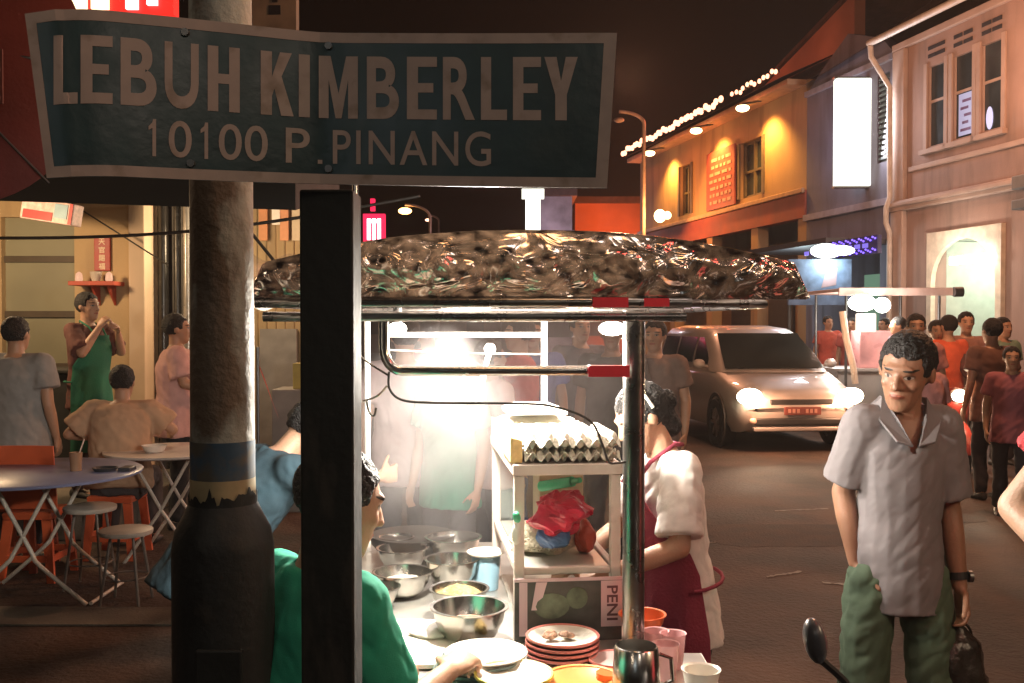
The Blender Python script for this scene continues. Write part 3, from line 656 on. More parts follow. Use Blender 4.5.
GLY = {'L': [(0, 0), (1, 0), (1, .165), (.39, .165), (.39, 1), (0, 1)], 'I': [(0, 0), (1, 0), (1, 1), (0, 1)],
 'E': [(0, 0), (1, 0), (1, .16), (.37, .16), (.37, .43), (.88, .43), (.88, .58), (.37, .58), (.37, .84), (1, .84), (1, 1), (0, 1)],
 'H': [(0, 0), (.33, 0), (.33, .43), (.67, .43), (.67, 0), (1, 0), (1, 1), (.67, 1), (.67, .58), (.33, .58), (.33, 1), (0, 1)],
 'K': [(0, 0), (.36, 0), (.36, .30), (.44, .42), (.66, 0), (1.06, 0), (.67, .62), (1, 1), (.62, 1), (.36, .60), (.36, 1), (0, 1)],
 'M': [(0, 0), (.25, 0), (.25, .62), (.43, 0), (.58, 0), (.75, .62), (.75, 0), (1, 0), (1, 1), (.70, 1), (.505, .40), (.30, 1), (0, 1)],
 'Y': [(.32, 0), (.68, 0), (.68, .40), (1.02, 1), (.65, 1), (.50, .62), (.36, 1), (-.02, 1), (.32, .40)],
 '1': [(.52, 0), (.80, 0), (.80, 1), (.58, 1), (.50, .90), (.22, .80), (.22, .70), (.52, .76)]}
def text_mesh2(ch, bold):
    if ch in GLY: return GLY[ch], [tuple(range(len(GLY[ch])))]
    return text_mesh(ch, bold, 1.0, 6)
for ch, x0, x1 in (('L', 54, 78), ('E', 81, 113), ('B', 121, 157), ('U', 165, 199), ('H', 208, 240), ('K', 261, 292), ('I', 299, 310), ('M', 319, 358), ('B', 367, 399), ('E', 407, 437), ('R', 443, 475), ('L', 481, 507), ('E', 513, 541), ('Y', 545, 577)):
    sign_text(ch, x0, x1, .155, .565, BOLD, 'letter')
for wd, x0, x1 in (('1', 146, 159), ('0', 169, 192), ('1', 198, 211), ('0', 219, 242), ('0', 245, 268), ('P', 286, 310), ('PINANG', 333, 491)): sign_text(wd, x0, x1, .64, .868, .006, 'digit' if wd in '10' else 'lettering', 1.12)
sign_text('I', 318, 322.5, .842, .868, 0, 'full_stop')
for u, v in ((.275, .09), (.275, .9), (.515, .09), (.515, .9)): g = G(); g.cyl(signpt(u, v, .006), signpt(u, v, -.002), .006, n=10); g.build('rivet', mat('steel_dark'), sign)
g = G(); g.bb(-.345, -.258, 1.625, 1.715, 0, 1.836); g.bb(-.352, -.251, 1.618, 1.722, 0, .05)
g.build('sign_post', mat('black_post', (.008, .010, .008), .8, var=.4, vs=12, bump=.12, bs=40, col2=(.03, .026, .02), c2s=16, c2t=(.56, .66), streak=.3), label='black square timber post holding the right of the street name sign', cat='post', bevel=.004)
# pale round lamp pole with painted bands and black wide base
px = P(222, 300, 2.0).x
t = thing('lamp_pole', 'tall weathered grey lamp pole with blue and yellow bands above a black base', 'lamp pole', (px, 2.0, 0))
WP = mat('weathered_pole', (.31, .31, .27), .6, var=.35, vs=9, col2=(.13, .09, .06), c2s=7, c2t=(.48, .54), bump=.3, bs=40, streak=.45)
g = G(); g.cyl((px, 2, 1.385), (px, 2, 5.2), .0625, .054, 28); g.build('shaft', WP, t, True)
g = G(); g.cyl((px, 2, 1.31), (px, 2, 1.385), .0635, .0635, 28, True); g.build('blue_band', mat('faded_blue_band', (.03, .07, .12), .6, var=.4, vs=12, col2=(.10, .09, .07), c2s=14), t, True)
g = G(); g.cyl((px, 2, 1.262), (px, 2, 1.31), .0645, .0635, 28, True); g.build('yellow_band', mat('faded_yellow_band', (.34, .27, .15), .6, var=.35, vs=12), t, True)
g = G(); g.lathe([(.01, 0), (.13, 0), (.13, .05), (.101, .06), (.100, 1.17), (.094, 1.205), (.078, 1.235), (.066, 1.262), (.01, 1.262)], (px, 2, 0), 32); g.build('base', mat('black_pole_base', (.012, .014, .014), .6, var=.5, vs=7, col2=(.04, .03, .022), c2s=10, c2t=(.58, .75), bump=.12, bs=40), t, True)
g = G(); g.sheet(lambda a, b: ((px + .0672 * math.cos(2 * math.pi * a)), 2 + .0672 * math.sin(2 * math.pi * a), 1.258 + b * (.022 + .030 * max(-.5, noise.noise(V((math.cos(2 * math.pi * a) * 4, math.sin(2 * math.pi * a) * 4, 3)))) + .012 * noise.noise(V((math.cos(2 * math.pi * a) * 16, math.sin(2 * math.pi * a) * 16, 7))))), 90, 2); g.build('black_paint_edge', mat('black_pole_base'), t)
g = G(); g.box((px + .02, 1.899, .72), (.09, .012, .55)); g.build('hatch', mat('black_pole_base'), t, bevel=.004)

# ------------------------------------------------------------------ hawker stall
STEEL = mat('stainless_steel', (.55, .53, .50), .22, metal=1, var=.12, vs=20)
STEELD = mat('worn_steel_pipe', (.26, .24, .225), .28, metal=1, var=.25, vs=12, bump=.08, bs=60)
stall = thing('hawker_stall', 'lit hawker food cart with steel pipe frame and foil covered arched roof', 'food stall', (0, 3.0, 0))
CT = .75
g = G(); g.bb(-.60, .335, 2.22, 3.95, CT - .03, CT); g.bb(.337, .50, 2.22, 2.62, CT - .03, CT); g.build('counter', mat('counter_steel', (.62, .60, .56), .35, metal=.75, var=.15, vs=8), stall, bevel=.004)
g = G(); g.bb(-.58, .31, 2.26, 3.92, .28, CT - .032); g.bb(.342, .48, 2.26, 2.58, .28, CT - .032); g.build('cabinet_body', mat('cart_panel', (.40, .38, .36), .4, metal=.4, var=.2, vs=3), stall, bevel=.006)
for x in (-.5, .26):
    for y in (2.45, 3.7):
        g = G(); g.lathe([(.05, -.02), (.14, -.02), (.14, .02), (.05, .02)], (x, y, .14), 18, Matrix.Rotation(R(90), 3, 'Y').to_3x3(), True); g.tube([(x, y, .14), (x, y, .3)], .015); g.build('wheel', mat('rubber', (.02, .02, .02), .7), stall)
ZR = 1.668
posts = [(.305, 2.5, ZR - .017), (-.385, 2.46, 1.96), (.12, 3.72, ZR - .015), (-.55, 3.8, ZR - .015)]
for k, (x, y, z) in enumerate(posts):
    g = G(); r = .0275 if k == 0 else (.007 if k == 1 else .012); g.cyl((x, y, CT), (x, y, z), r, n=20); g.build('post', STEELD if k == 0 else (STEEL if k == 1 else mat('white_pole', (.75, .72, .66), .4)), stall, True)
g = G(); g.tube([(-.615, 2.4, ZR), (.43, 2.4, ZR)], .0135, 12); g.build('front_rail', STEELD, stall, True)
g = G(); g.tube([(-.60, 2.415, ZR - .034), (.42, 2.415, ZR - .034)], .0125, 12); g.build('front_rail', STEELD, stall, True)
g = G(); g.tube([(-.60, 2.42, ZR + .0), (-.60, 3.85, ZR)], .011, 8); g.build('side_rail', STEELD, stall, True)
g = G(); g.tube([(.42, 2.42, ZR), (.66, 2.62, ZR), (.66, 3.85, ZR)], .011, 8); g.build('side_rail', STEELD, stall, True)
g = G(); g.tube([(-.60, 3.85, ZR), (.66, 3.85, ZR)], .011, 8); g.build('rear_rail', STEELD, stall, True)
g = G(); pts = [(-.312, 2.43, ZR - .03), (-.312, 2.43, 1.56)] + [(-.312 + .045 * (1 - math.cos(a)), 2.43, 1.56 - .058 * math.sin(a)) for a in [math.pi / 2 * k / 6 for k in range(1, 7)]] + [(.285, 2.45, 1.502)]
g.tube(pts, .0125, 12); g.build('hanging_rail', STEEL, stall, True)
g = G(); g.tube([(-.46, 3.7, 1.575), (.11, 3.7, 1.575)], .010, 8); g.build('rear_rail', mat('white_pole'), stall, True)
g = G(); g.tube([(-.42, 3.3, 1.53), (-.2, 3.3, 1.52), (.1, 3.3, 1.515)], .0028, 6); g.build('wire', mat('pale_wire', (.5, .47, .42), .5), stall)
g = G(); pts = [(-.30, 2.44, 1.50), (-.30, 2.44, 1.46), (-.272, 2.44, 1.432), (-.20, 2.44, 1.424), (0, 2.44, 1.422), (.1, 2.44, 1.415), (.19, 2.44, 1.38), (.222, 2.45, 1.32), (.238, 2.46, 1.277), (.26, 2.47, 1.272), (.285, 2.49, 1.272)]
def spl(pts, n=6):
    pts = [V(p) for p in pts]; out = []
    for i in range(len(pts) - 1):
        p0 = pts[max(0, i - 1)]; p1 = pts[i]; p2 = pts[i + 1]; p3 = pts[min(len(pts) - 1, i + 2)]
        for k in range(n):
            t = k / n; out.append(.5 * ((2 * p1) + (p2 - p0) * t + (2 * p0 - 5 * p1 + 4 * p2 - p3) * t * t + (3 * p1 - p0 - 3 * p2 + p3) * t ** 3))
    return out + [pts[-1]]
g.tube(spl(pts), .0032, 6); g.build('lamp_cable', mat('black_cable', (.05, .045, .04), .4), stall, True)
g = G(); g.tube(spl([(-.39, 2.47, 1.55), (-.35, 2.45, 1.52), (-.30, 2.44, 1.49)]), .003, 6); g.tube(spl([(-.37, 2.47, 1.425), (-.33, 2.45, 1.44), (-.305, 2.44, 1.465)]), .003, 6)
g.tube(spl([(-.36, 2.47, 1.43), (-.352, 2.46, 1.40), (-.34, 2.46, 1.39), (-.335, 2.46, 1.41)]), .003, 6); g.build('hook', STEEL, stall, True)
# red taillight reflections on the rails, put in as coloured strips
g = G(); g.box((.235, 2.386, ZR), (.085, .006, .024)); g.box((.345, 2.386, ZR), (.06, .006, .02)); g.box((.235, 2.43, 1.502), (.10, .027, .0275)); g.each('red_rail_glint', mat('red_rail_glint', (.65, .03, .05), .4, var=.2), stall)
# arched roof in crinkled foil
def roofz(x, y):
    t = (x + .62) / 1.32; e = abs(2 * t - 1)
    prof = (.088 + .098 * (1 - e ** 2.2)) * min(1, max(0, (1 - e) / .035)) ** .5
    return 1.682 + prof * (.86 + .14 * math.sin(math.pi * (y - 2.38) / 1.5))
def roofp(a, b, cr=1):
    x = -.635 + 1.34 * a; 
    # b<.30: front valance folding down; rest: top
    if b < .34:
        q = b / .34; y = 2.40 - .035 * math.sin(math.pi * q) ; top = roofz(x, 2.40); z = 1.675 + (top - 1.675) * q ** .9
        amp = .0075 * (1 - .9 * max(0, (q - .5) / .5))
    else:
        q = (b - .34) / .66; y = 2.40 + 1.5 * q; z = roofz(x, y); amp = .0012
    n1 = noise.noise(V((x * 7, z * 14, y * 6))); n2 = abs(noise.noise(V((x * 15 + 5, z * 26, y * 11)))); n3 = noise.noise(V((x * 40, z * 50, y * 22)))
    d = (n1 * 1.1 + n2 * 1.6 + n3 * .12 - .5) * amp * cr
    edge = min(1, a / .04, (1 - a) / .04)
    return V((x, y - d * edge, z + (d * .5 * edge if b > .04 else 0)))
def foil():
    m = bpy.data.materials.new('crinkled_foil'); m.use_nodes = True; nt = m.node_tree; N = nt.nodes; L = nt.links; b = N['Principled BSDF']
    b.inputs['Base Color'].default_value = (.46, .39, .36, 1); b.inputs['Metallic'].default_value = .97; b.inputs['Roughness'].default_value = .24
    tc = N.new('ShaderNodeTexCoord'); vo = N.new('ShaderNodeTexVoronoi'); vo.inputs['Scale'].default_value = 11; vo.feature = 'SMOOTH_F1'; no = N.new('ShaderNodeTexNoise'); no.inputs['Scale'].default_value = 8; no.inputs['Detail'].default_value = 1.5; no.inputs['Distortion'].default_value = 2.0
    mp = N.new('ShaderNodeMapping'); mp.inputs['Scale'].default_value = (1, 1, 1.5)
    L.new(tc.outputs['Object'], mp.inputs['Vector']); L.new(mp.outputs[0], no.inputs['Vector']); L.new(mp.outputs[0], vo.inputs['Vector'])
    ad = N.new('ShaderNodeMath'); ad.operation = 'ADD'; L.new(no.outputs['Fac'], ad.inputs[0]); L.new(vo.outputs['Distance'], ad.inputs[1])
    bp = N.new('ShaderNodeBump'); bp.inputs['Distance'].default_value = .045; sx_ = N.new('ShaderNodeSeparateXYZ'); L.new(tc.outputs['Object'], sx_.inputs[0]); mk = N.new('ShaderNodeMapRange'); mk.inputs['From Min'].default_value = 1.79; mk.inputs['From Max'].default_value = 1.835; mk.inputs['To Min'].default_value = .65; mk.inputs['To Max'].default_value = .06; L.new(sx_.outputs[2], mk.inputs['Value']); L.new(mk.outputs[0], bp.inputs['Strength']); L.new(ad.outputs[0], bp.inputs['Height']); L.new(bp.outputs[0], b.inputs['Normal'])
    b.inputs['Roughness'].default_value = .19; tl = N.new('ShaderNodeBsdfTranslucent'); tl.inputs['Color'].default_value = (.7, .42, .26, 1); L.new(bp.outputs[0], tl.inputs['Normal'])
    n3 = N.new('ShaderNodeTexNoise'); n3.inputs['Scale'].default_value = 30; n3.inputs['Detail'].default_value = 3; L.new(mp.outputs[0], n3.inputs['Vector'])
    rr = N.new('ShaderNodeMapRange'); rr.inputs['From Min'].default_value = .35; rr.inputs['From Max'].default_value = .8; rr.inputs['To Min'].default_value = .0; rr.inputs['To Max'].default_value = .04
    L.new(n3.outputs['Fac'], rr.inputs['Value']); mx = N.new('ShaderNodeMixShader'); L.new(rr.outputs[0], mx.inputs[0]); L.new(b.outputs[0], mx.inputs[1]); L.new(tl.outputs[0], mx.inputs[2]); L.new(mx.outputs[0], N['Material Output'].inputs['Surface'])
    return m
FOIL = foil()
g = G(); g.sheet(lambda a, b: roofp(a, b), 150, 60); g.build('roof', FOIL, stall, True)
for k in range(5):
    y = 2.5 + .32 * k; g = G(); g.tube([(-.60 + 1.26 * q / 20, y, roofz(-.60 + 1.26 * q / 20, y) - .02) for q in range(21)], .008, 6); g.build('roof_rib', STEELD, stall, True)
# clear plastic hanging at the left end of the roof
CLR = mat('clear_plastic', (.7, .68, .62), .22, alpha=.34, var=.2, vs=18, bump=.8, bs=30)
g = G(); g.sheet(lambda a, b: (-.64 - .01 * math.sin(b * 9), 2.42 + .75 * a, 1.80 - .13 * b - .02 * math.sin(a * 7) + 0 * b), 20, 8)
g.sheet(lambda a, b: (-.64 + .24 * a, 2.40 + .012 * math.sin(a * 31 + b * 5), 1.72 + .02 * math.sin(a * 5) - .065 * b), 24, 6); g.build('plastic_sheet', CLR, stall, True)
# lamps of the stall
t = thing('stall_lamp', 'round glowing bulb hanging under the left of the stall roof', 'lamp', (-.31, 2.75, 1.6))
g = G(); g.ball((-.315, 2.75, 1.603), (.026, .026, .018)); g.build('bulb', mat('bulb_hot', emit=(1, .93, .82), es=14), t, True)
g = G(); g.cyl((-.315, 2.75, 1.62), (-.315, 2.75, 1.665), .012); g.tube([(-.315, 2.75, 1.66), (-.315, 2.75, 1.80)], .003); g.build('socket', mat('steel_dark'), t)
t = thing('stall_lamp', 'glowing bulb at the right rear of the stall roof beside the steel post', 'lamp', (.33, 3.3, 1.6))
g = G(); g.ball((.33, 3.3, 1.60), (.045, .04, .024)); g.build('bulb', mat('bulb_hot'), t, True)
g = G(); g.cyl((.33, 3.3, 1.62), (.33, 3.3, 1.655), .012); g.tube([(.33, 3.3, 1.65), (.33, 3.3, 1.78)], .003); g.build('socket', mat('steel_dark'), t)
lamp('stall_light', 'POINT', (-.10, 2.78, 1.54), 100, (1, .93, .80), .045)
lamp('stall_light', 'POINT', (.22, 3.35, 1.55), 60, (1, .90, .80), .05)
lamp('stall_light', 'POINT', (-.2, 3.5, 1.55), 34, (1, .92, .84), .05)

# ------------------------------------------------------------------ glass display cabinet
PRE = set(COL.objects)
GL = mat('cabinet_glass', (.8, .9, .85), .05, alpha=.10, var=.02)
WHT = mat('cream_painted_frame', (.62, .53, .48), .45, var=.12, vs=9, col2=(.42, .33, .28), c2s=12, c2t=(.6, .75))
cx0, cx1, cy0, cy1, cz0, cz1 = .006, .300, 2.70, 3.42, CT + .002, 1.235
t = thing('display_cabinet', 'pale framed glass display cabinet on the stall counter', 'cabinet', ((cx0 + cx1) / 2, 3.06, cz0))
g = G(); q = .028
for x in (cx0, cx1 - q):
    for y in (cy0, cy1 - q): g.bb(x, x + q, y, y + q, cz0, cz1 - .031)
for z in (cz0 + .18, ):
    g.bb(cx0 + q, cx1 - q, cy0 + .004, cy0 + q - .004, z, z + .02)
g.bb(cx0 + .004, cx0 + q - .004, cy0 + q, cy1 - q, cz0 + .18, cz0 + .2); g.bb(cx1 - q + .004, cx1 - .004, cy0 + q, cy1 - q, cz0 + .18, cz0 + .2)
g.bb(cx0 - .004, cx1 + .004, cy0 - .004, cy1 + .004, cz1 - .03, cz1); g.build('frame', WHT, t, bevel=.003)
g = G(); g.bb(cx0 + q, cx1 - q, cy0 + q, cy1 - q, cz0 + .186, cz0 + .194); g.bb(cx0 + q, cx1 - q, cy0 + q, cy1 - q, cz0 + .001, cz0 + .01); g.build('shelf', mat('shelf_steel', (.6, .58, .52), .35, metal=.6), t)
for a in ((cx0 + .011, cx0 + .015, cy0 + q, cy1 - q), (cx1 - .015, cx1 - .011, cy0 + q, cy1 - q), (cx0 + q, cx1 - q, cy1 - .016, cy1 - .012)):
    g = G(); g.bb(*a, cz0 + .201, cz1 - .032); g.build('glass_pane', GL, t)
g = G(); g.bb(cx0 + .0, cx1 - .0, cy0 - .014, cy0 - .006, cz0 + .002, cz0 + .172)
po = g.build('menu_board', mat('menu_dark', (.045, .045, .038), .5, var=.5, vs=18), label='dark menu board with pale side strips leaning on the cabinet front', cat='sign')
g = G(); y = cy0 - .017
g.bb(cx0 + .012, cx0 + .034, y, y + .002, cz0 + .02, cz0 + .165); g.bb(cx0 + .236, cx0 + .296, y, y + .002, cz0 + .04, cz0 + .165)
g.bb(cx0 - .002, cx1 + .002, y - .001, y + .003, cz0 + .167, cz0 + .176); g.poly([(cx0 + .045, y, cz0 + .09), (cx0 + .058, y, cz0 + .165), (cx0 + .088, y, cz0 + .165), (cx0 + .066, y, cz0 + .09)], (0, .002, 0)); g.build('pale_strip', mat('menu_pink', (.55, .40, .42), .5), po)
vs, fs = text_mesh('PENI', .02); g = G(); g.add([(cx0 + .252 + .03 * b, y - .0015, cz0 + .152 - .095 * a) for a, b in vs], fs); g.build('lettering', mat('menu_ink', (.10, .04, .05), .5), po)
g = G(); g.ball((cx0 + .10, y + .001, cz0 + .10), (.05, .002, .035)); g.ball((cx0 + .17, y + .001, cz0 + .12), (.03, .002, .03)); g.build('faded_picture', mat('menu_green', (.08, .10, .06), .5, var=.5, vs=30), po)

# things in the cabinet
def crumple(name, c, r, m_, label, cat, amp=.35, n=26, seed=0):
    g = G(); g.ball(c, r, n=n, m=16); C_ = V(c); out = []
    for p in g.v:
        d = p - C_; k = 1 + amp * (noise.noise(V((p.x * 28 + seed, p.y * 28, p.z * 28))) + .6 * abs(noise.noise(V((p.x * 60, p.y * 60 + seed, p.z * 60))))); out.append(C_ + d * k)
    g.v = out; return g.build(name, m_, smooth=False, label=label, cat=cat)
crumple('plastic_bag', (.150, 2.82, 1.075), (.075, .055, .055), mat('red_plastic', (.45, .02, .05), .3, var=.3, vs=30), 'crumpled red plastic bag hanging inside the display cabinet', 'bag', .5)
crumple('plastic_bag', (.135, 2.83, 1.01), (.045, .04, .032), mat('blue_plastic', (.06, .13, .28), .35), 'small blue bag under the red plastic bag in the cabinet', 'bag', .4, seed=4)
crumple('noodle_heap', (.12, 2.92, CT + .24), (.088, .07, .05), mat('pale_noodle', (.62, .54, .40), .5, bump=1, bs=120), 'heap of pale noodles on the cabinet shelf', 'food', .35, seed=9)
crumple('chilli_sauce_bag', (.235, 2.90, CT + .24), (.028, .04, .045), mat('chilli_red', (.45, .07, .04), .4), 'small orange red packet beside the noodle heap', 'packet', .3, seed=2)
g = G(); g.cyl((.12, 3.0, 1.125), (.20, 2.90, 1.155), .016, .015); g.cyl((.20, 2.90, 1.155), (.218, 2.878, 1.162), .009, .008); g.build('bottle', mat('green_bottle', (.10, .55, .30), .25), label='green plastic bottle lying above the red bag in the cabinet', cat='bottle', smooth=True)
g = G(); g.lathe([(.001, 0), (.05, 0), (.055, .12), (.05, .125), (.001, .125)], (.20, 3.2, CT + .40), 20); t_ = g.build('canister', mat('yellow_canister', (.55, .50, .14), .4), label='yellow canister at the back of the display cabinet', cat='canister', smooth=True)
g = G(); g.bb(.13, .27, 3.12, 3.28, CT + .20, CT + .399); g.build('cardboard_box', mat('card', (.4, .33, .22), .8), label='plain box under the yellow canister in the cabinet', cat='box', bevel=.004)
crumple('leaf_bunch', (.010, 2.675, CT + .35), (.009, .008, .016), mat('leaf_green', (.05, .35, .18), .4), 'small green ribbon tied to the cabinet front corner', 'ribbon', .6, seed=3)
crumple('napkin_pack', (.010, 2.678, CT + .30), (.012, .010, .030), mat('tissue', (.75, .74, .68), .6), 'white tissue hanging below the green ribbon', 'tissue', .3, seed=8)

# ------------------------------------------------------------------ egg trays and packets on the cabinet
def egg_tray(z, label, m_):
    g = G(); nx, ny = 6, 6; x0, x1, y0, y1 = .035, .300, 2.70, 2.98
    def fn(a, b):
        x = x0 + (x1 - x0) * a; y = y0 + (y1 - y0) * b
        return (x, y, z + .0165 - .0165 * math.cos(2 * math.pi * a * nx) * math.cos(2 * math.pi * b * ny) * (1 if .01 < a < .99 and .01 < b < .99 else .7))
    g.sheet(fn, 60, 60, (0, 0, .002)); return g.build('egg_tray', m_, label=label, cat='egg tray', smooth=True, group='stacked egg trays')
TRAY = mat('pulp_tray', (.60, .56, .48), .85, var=.15, vs=20, bump=.4, bs=120)
g = G(); z = 1.237
t = egg_tray(z, 'lowest grey pulp egg tray on the display cabinet', TRAY)
t2 = egg_tray(z + .036, 'topmost pale pulp egg tray under the white eggs', mat('pulp_tray_pale', (.72, .70, .62), .85, bump=.4, bs=120))
eg = G(); pr = random.Random(3)
for i in range(6):
    for j in range(6):
        x = .035 + .265 * (i + .5) / 6; y = 2.70 + .28 * (j + .5) / 6
        e_ = G(); e_.ball((x, y, z + .062), (.018, .018, .023)); e_.build('egg', mat('white_egg', (.82, .76, .66), .4), smooth=True, label='white egg sitting in the topmost egg tray', cat='egg', group='eggs in the top tray') if (i * 7 + j * 3) % 6 else None
g = G()
def wrap(a, b):
    x = .0 + .26 * a; y = 3.0 + .36 * b; return (x, y, 1.30 + .035 * math.sin(math.pi * a) * math.sin(math.pi * b) + .010 * noise.noise(V((x * 30, y * 30, 1))))
g.bb(.0, .26, 3.0, 3.36, 1.237, 1.30); g.sheet(wrap, 24, 24, (0, 0, .002)); g.build('styrofoam_box_pack', mat('white_foam', (.80, .78, .68), .6, bump=.3, bs=50), label='white wrapped pack of foam boxes behind the egg trays', cat='pack')
g = G(); g.poly([(-.004, 2.71, 1.237), (.03, 2.71, 1.237), (.03, 2.71, 1.30), (-.004, 2.71, 1.31)], (0, .24, 0)); g.build('packet', mat('yellow_packet', (.72, .50, .22), .5, var=.3, vs=30), label='yellow and cream packet at the left of the egg trays', cat='packet', bevel=.004)
g = G(); g.bb(.02, .20, 3.0, 3.2, 1.342, 1.352); g.poly([(.02, 3.0, 1.352), (.20, 3.0, 1.352), (.16, 3.0, 1.366), (.06, 3.0, 1.366)], (0, .2, 0)); g.build('paper_stack', mat('white_paper', (.8, .78, .72), .6), label='loose white wrapping paper on top of the foam box pack', cat='paper')
g = G(); g.tube([(-.05, 3.45, 1.35), (.0, 3.42, 1.52)], .008); g.tube([(-.03, 3.45, 1.35), (-.01, 3.42, 1.50)], .006); g.ball((.0, 3.42, 1.53), (.02, .02, .02)); g.build('tongs', mat('white_pole'), label='pale tongs standing behind the display cabinet', cat='tongs')

PV = V((cx0, cy0, 0)); QR = Matrix.Rotation(R(6), 3, 'Z')
for o in list(COL.objects):
    if o not in PRE and o.parent is None: o.location = PV + QR @ (o.location - PV); o.rotation_euler.z += R(6)
# ------------------------------------------------------------------ bowls, plates
def bowl(label, px, py, wpx, zr, fill, h=.085, m_=None, fill_h=.6, mound=0, group='steel bowls on the counter'):
    v = (py - 322.5) / F; Y = (CZ - zr) / v; r = wpx / F * Y / 2; x = (px - 512) / F * Y; z0 = zr - h
    t = thing('bowl', label, 'bowl', (x, Y, z0), group)
    g = G(); g.lathe([(.002, 0), (r * .5, 0), (r * .72, h * .22), (r * .9, h * .6), (r * .97, h * .97), (r * 1.05, h), (r * 1.05, h + .003), (r * .95, h + .002), (r * .88, h * .62), (r * .70, h * .26), (r * .5, .005), (.002, .005)], (x, Y, z0), 36)
    g.build('shell', m_ or STEEL, t, True)
    if fill:
        rf = r * (.72 + .2 * fill_h); g = G(); pr = random.Random(int(px)); 
        def fn(a, b):
            ang = 2 * math.pi * a; rr = rf * b * .98; xx = x + rr * math.cos(ang); yy = Y + rr * math.sin(ang)
            return (xx, yy, z0 + h * fill_h + mound * (1 - b * b) + .008 * noise.noise(V((xx * 45, yy * 45, px))) * (1 if b < .97 else 0))
        g.sheet(fn, 32, 14); g.build('food', fill, t, True)
    return x, Y
NOOD = mat('yellow_noodles', (.62, .46, .20), .45, var=.35, vs=70, bump=1, bs=160, col2=(.4, .28, .12), c2s=60)
WHN = mat('white_noodles', (.70, .64, .52), .4, var=.25, vs=60, bump=1, bs=140)
BRS = mat('brown_sauce', (.22, .12, .07), .25, var=.3, vs=30)
PREP = mat('chopped_meat', (.48, .27, .18), .5, var=.5, vs=60, bump=1, bs=100)
bowl('large steel bowl of brown and white food, nearest in the row', 469, 608, 76, .845, PREP, .095, None, .5, .01)
bowl('bowl heaped with yellow noodles behind the nearest steel bowl', 459, 590, 58, .835, NOOD, .06, None, .7, .028)
bowl('deep steel bowl behind the noodle bowl', 452, 560, 54, .855, BRS, .10, None, .35)
bowl('farthest steel bowl in the row by the cabinet', 453, 538, 55, .86, WHN, .09, None, .5)
bowl('steel bowl holding white food in the middle of the left row', 402, 573, 58, .83, WHN, .075, None, .6, .008)
bowl('steel bowl at the far end of the left row', 402, 549, 50, .845, BRS, .08, None, .4)
bowl('shallow dark steel bowl nearest the man in green', 377, 588, 44, .82, BRS, .06, None, .5)
bowl('small steel bowl at far left beside the black wok', 396, 538, 34, .85, None, .06)
g = G(); g.lathe([(.002, 0), (.05, .0), (.062, .008), (.062, .012), (.05, .006), (.002, .006)], (-.085, 3.25, .862), 30); g.build('plate', mat('white_plate', (.78, .74, .66), .3), label='white plate resting on a blue tub beside the cabinet', cat='plate', smooth=True)
g = G(); g.lathe([(.002, 0), (.040, 0), (.048, .105), (.045, .108), (.002, .105)], (-.085, 3.25, .752), 24, None); g.build('tub', mat('blue_tub', (.22, .36, .45), .4), label='pale blue plastic tub under the white plate', cat='tub', smooth=True)
def dish(label, px, py, wpx, zr, m_, rim=None, group='plates stacked on the counter', food=None, h=.018):
    Y = (CZ - zr) / ((py - 322.5) / F); r = wpx / F * Y / 2; x = (px - 512) / F * Y
    t = thing('plate', label, 'plate', (x, Y, zr - h), group)
    g = G(); g.lathe([(.002, 0), (r * .6, 0), (r * .96, h), (r, h), (r * .99, h + .003), (r * .62, .006), (.002, .006)], (x, Y, zr - h), 40); g.build('dish', m_, t, True)
    if rim: g = G(); g.lathe([(r * .93, h * .98 + .0022), (r * .995, h + .0038), (r * 1.012, h + .001), (r * 1.004, h - .003), (r * .95, h * .8 - .002)], (x, Y, zr - h), 40, None, True); g.build('rim', rim, t, True)
    if food: crumple_part(t, (x - .01, Y, zr - .002), (.036, .03, .012), food)
    return x, Y, r
def crumple_part(par, c, r, m_):
    g = G(); C_ = V(c)
    for k in range(9):
        a = random.uniform(0, 6.28); q = random.uniform(.2, 1); cc = C_ + V((r[0] * q * math.cos(a), r[1] * q * math.sin(a), random.uniform(0, r[2])))
        g.ball(cc, (random.uniform(.008, .016), random.uniform(.006, .012), .008), n=8, m=6)
    g.build('food', m_, par, True)
PW = mat('white_plate'); PK = mat('pink_rim', (.55, .17, .14), .35); PO = mat('orange_plate', (.75, .33, .09), .35); YE = mat('yellow_rim', (.62, .55, .10), .4)
for k in range(4):
    dish(['bottom', 'third from top', 'second from top', 'topmost'][k] + (' pink rimmed plate of the stack before the menu board' if k < 3 else ' white plate holding leftover meat, before the menu board'), 562 + k * .3, 653 - k * 5.2, 74, .772 + k * .012, PK if k < 3 else PW, PK, food=PREP if k == 3 else None)
dish('white plate with yellow rim at the bottom edge of the picture', 514, 676, 80, .80, PW, YE)
g = G(); x, y = (514 - 512) / F * 2.32, 2.32; g.lathe([(.002, 0), (.05, 0), (.055, .026), (.002, .026)], (x, y, .752), 20); g.build('bowl', PW, label='white bowl turned over under the yellow rimmed plate', cat='bowl', smooth=True)
dish('orange plate at the bottom edge beside the yellow rimmed plate', 583, 681, 78, .79, PO, PO, h=.022)
g = G(); x, y = (583 - 512) / F * 2.315, 2.315; g.lathe([(.002, 0), (.04, 0), (.045, .015), (.002, .015)], (x, y, .752), 20); g.build('saucer', PO, label='small orange saucer under the orange plate', cat='saucer', smooth=True)
dish('pale pink plate half hidden behind the steel jug', 615, 661, 52, .775, mat('pink_plate', (.6, .42, .40), .35), PK)
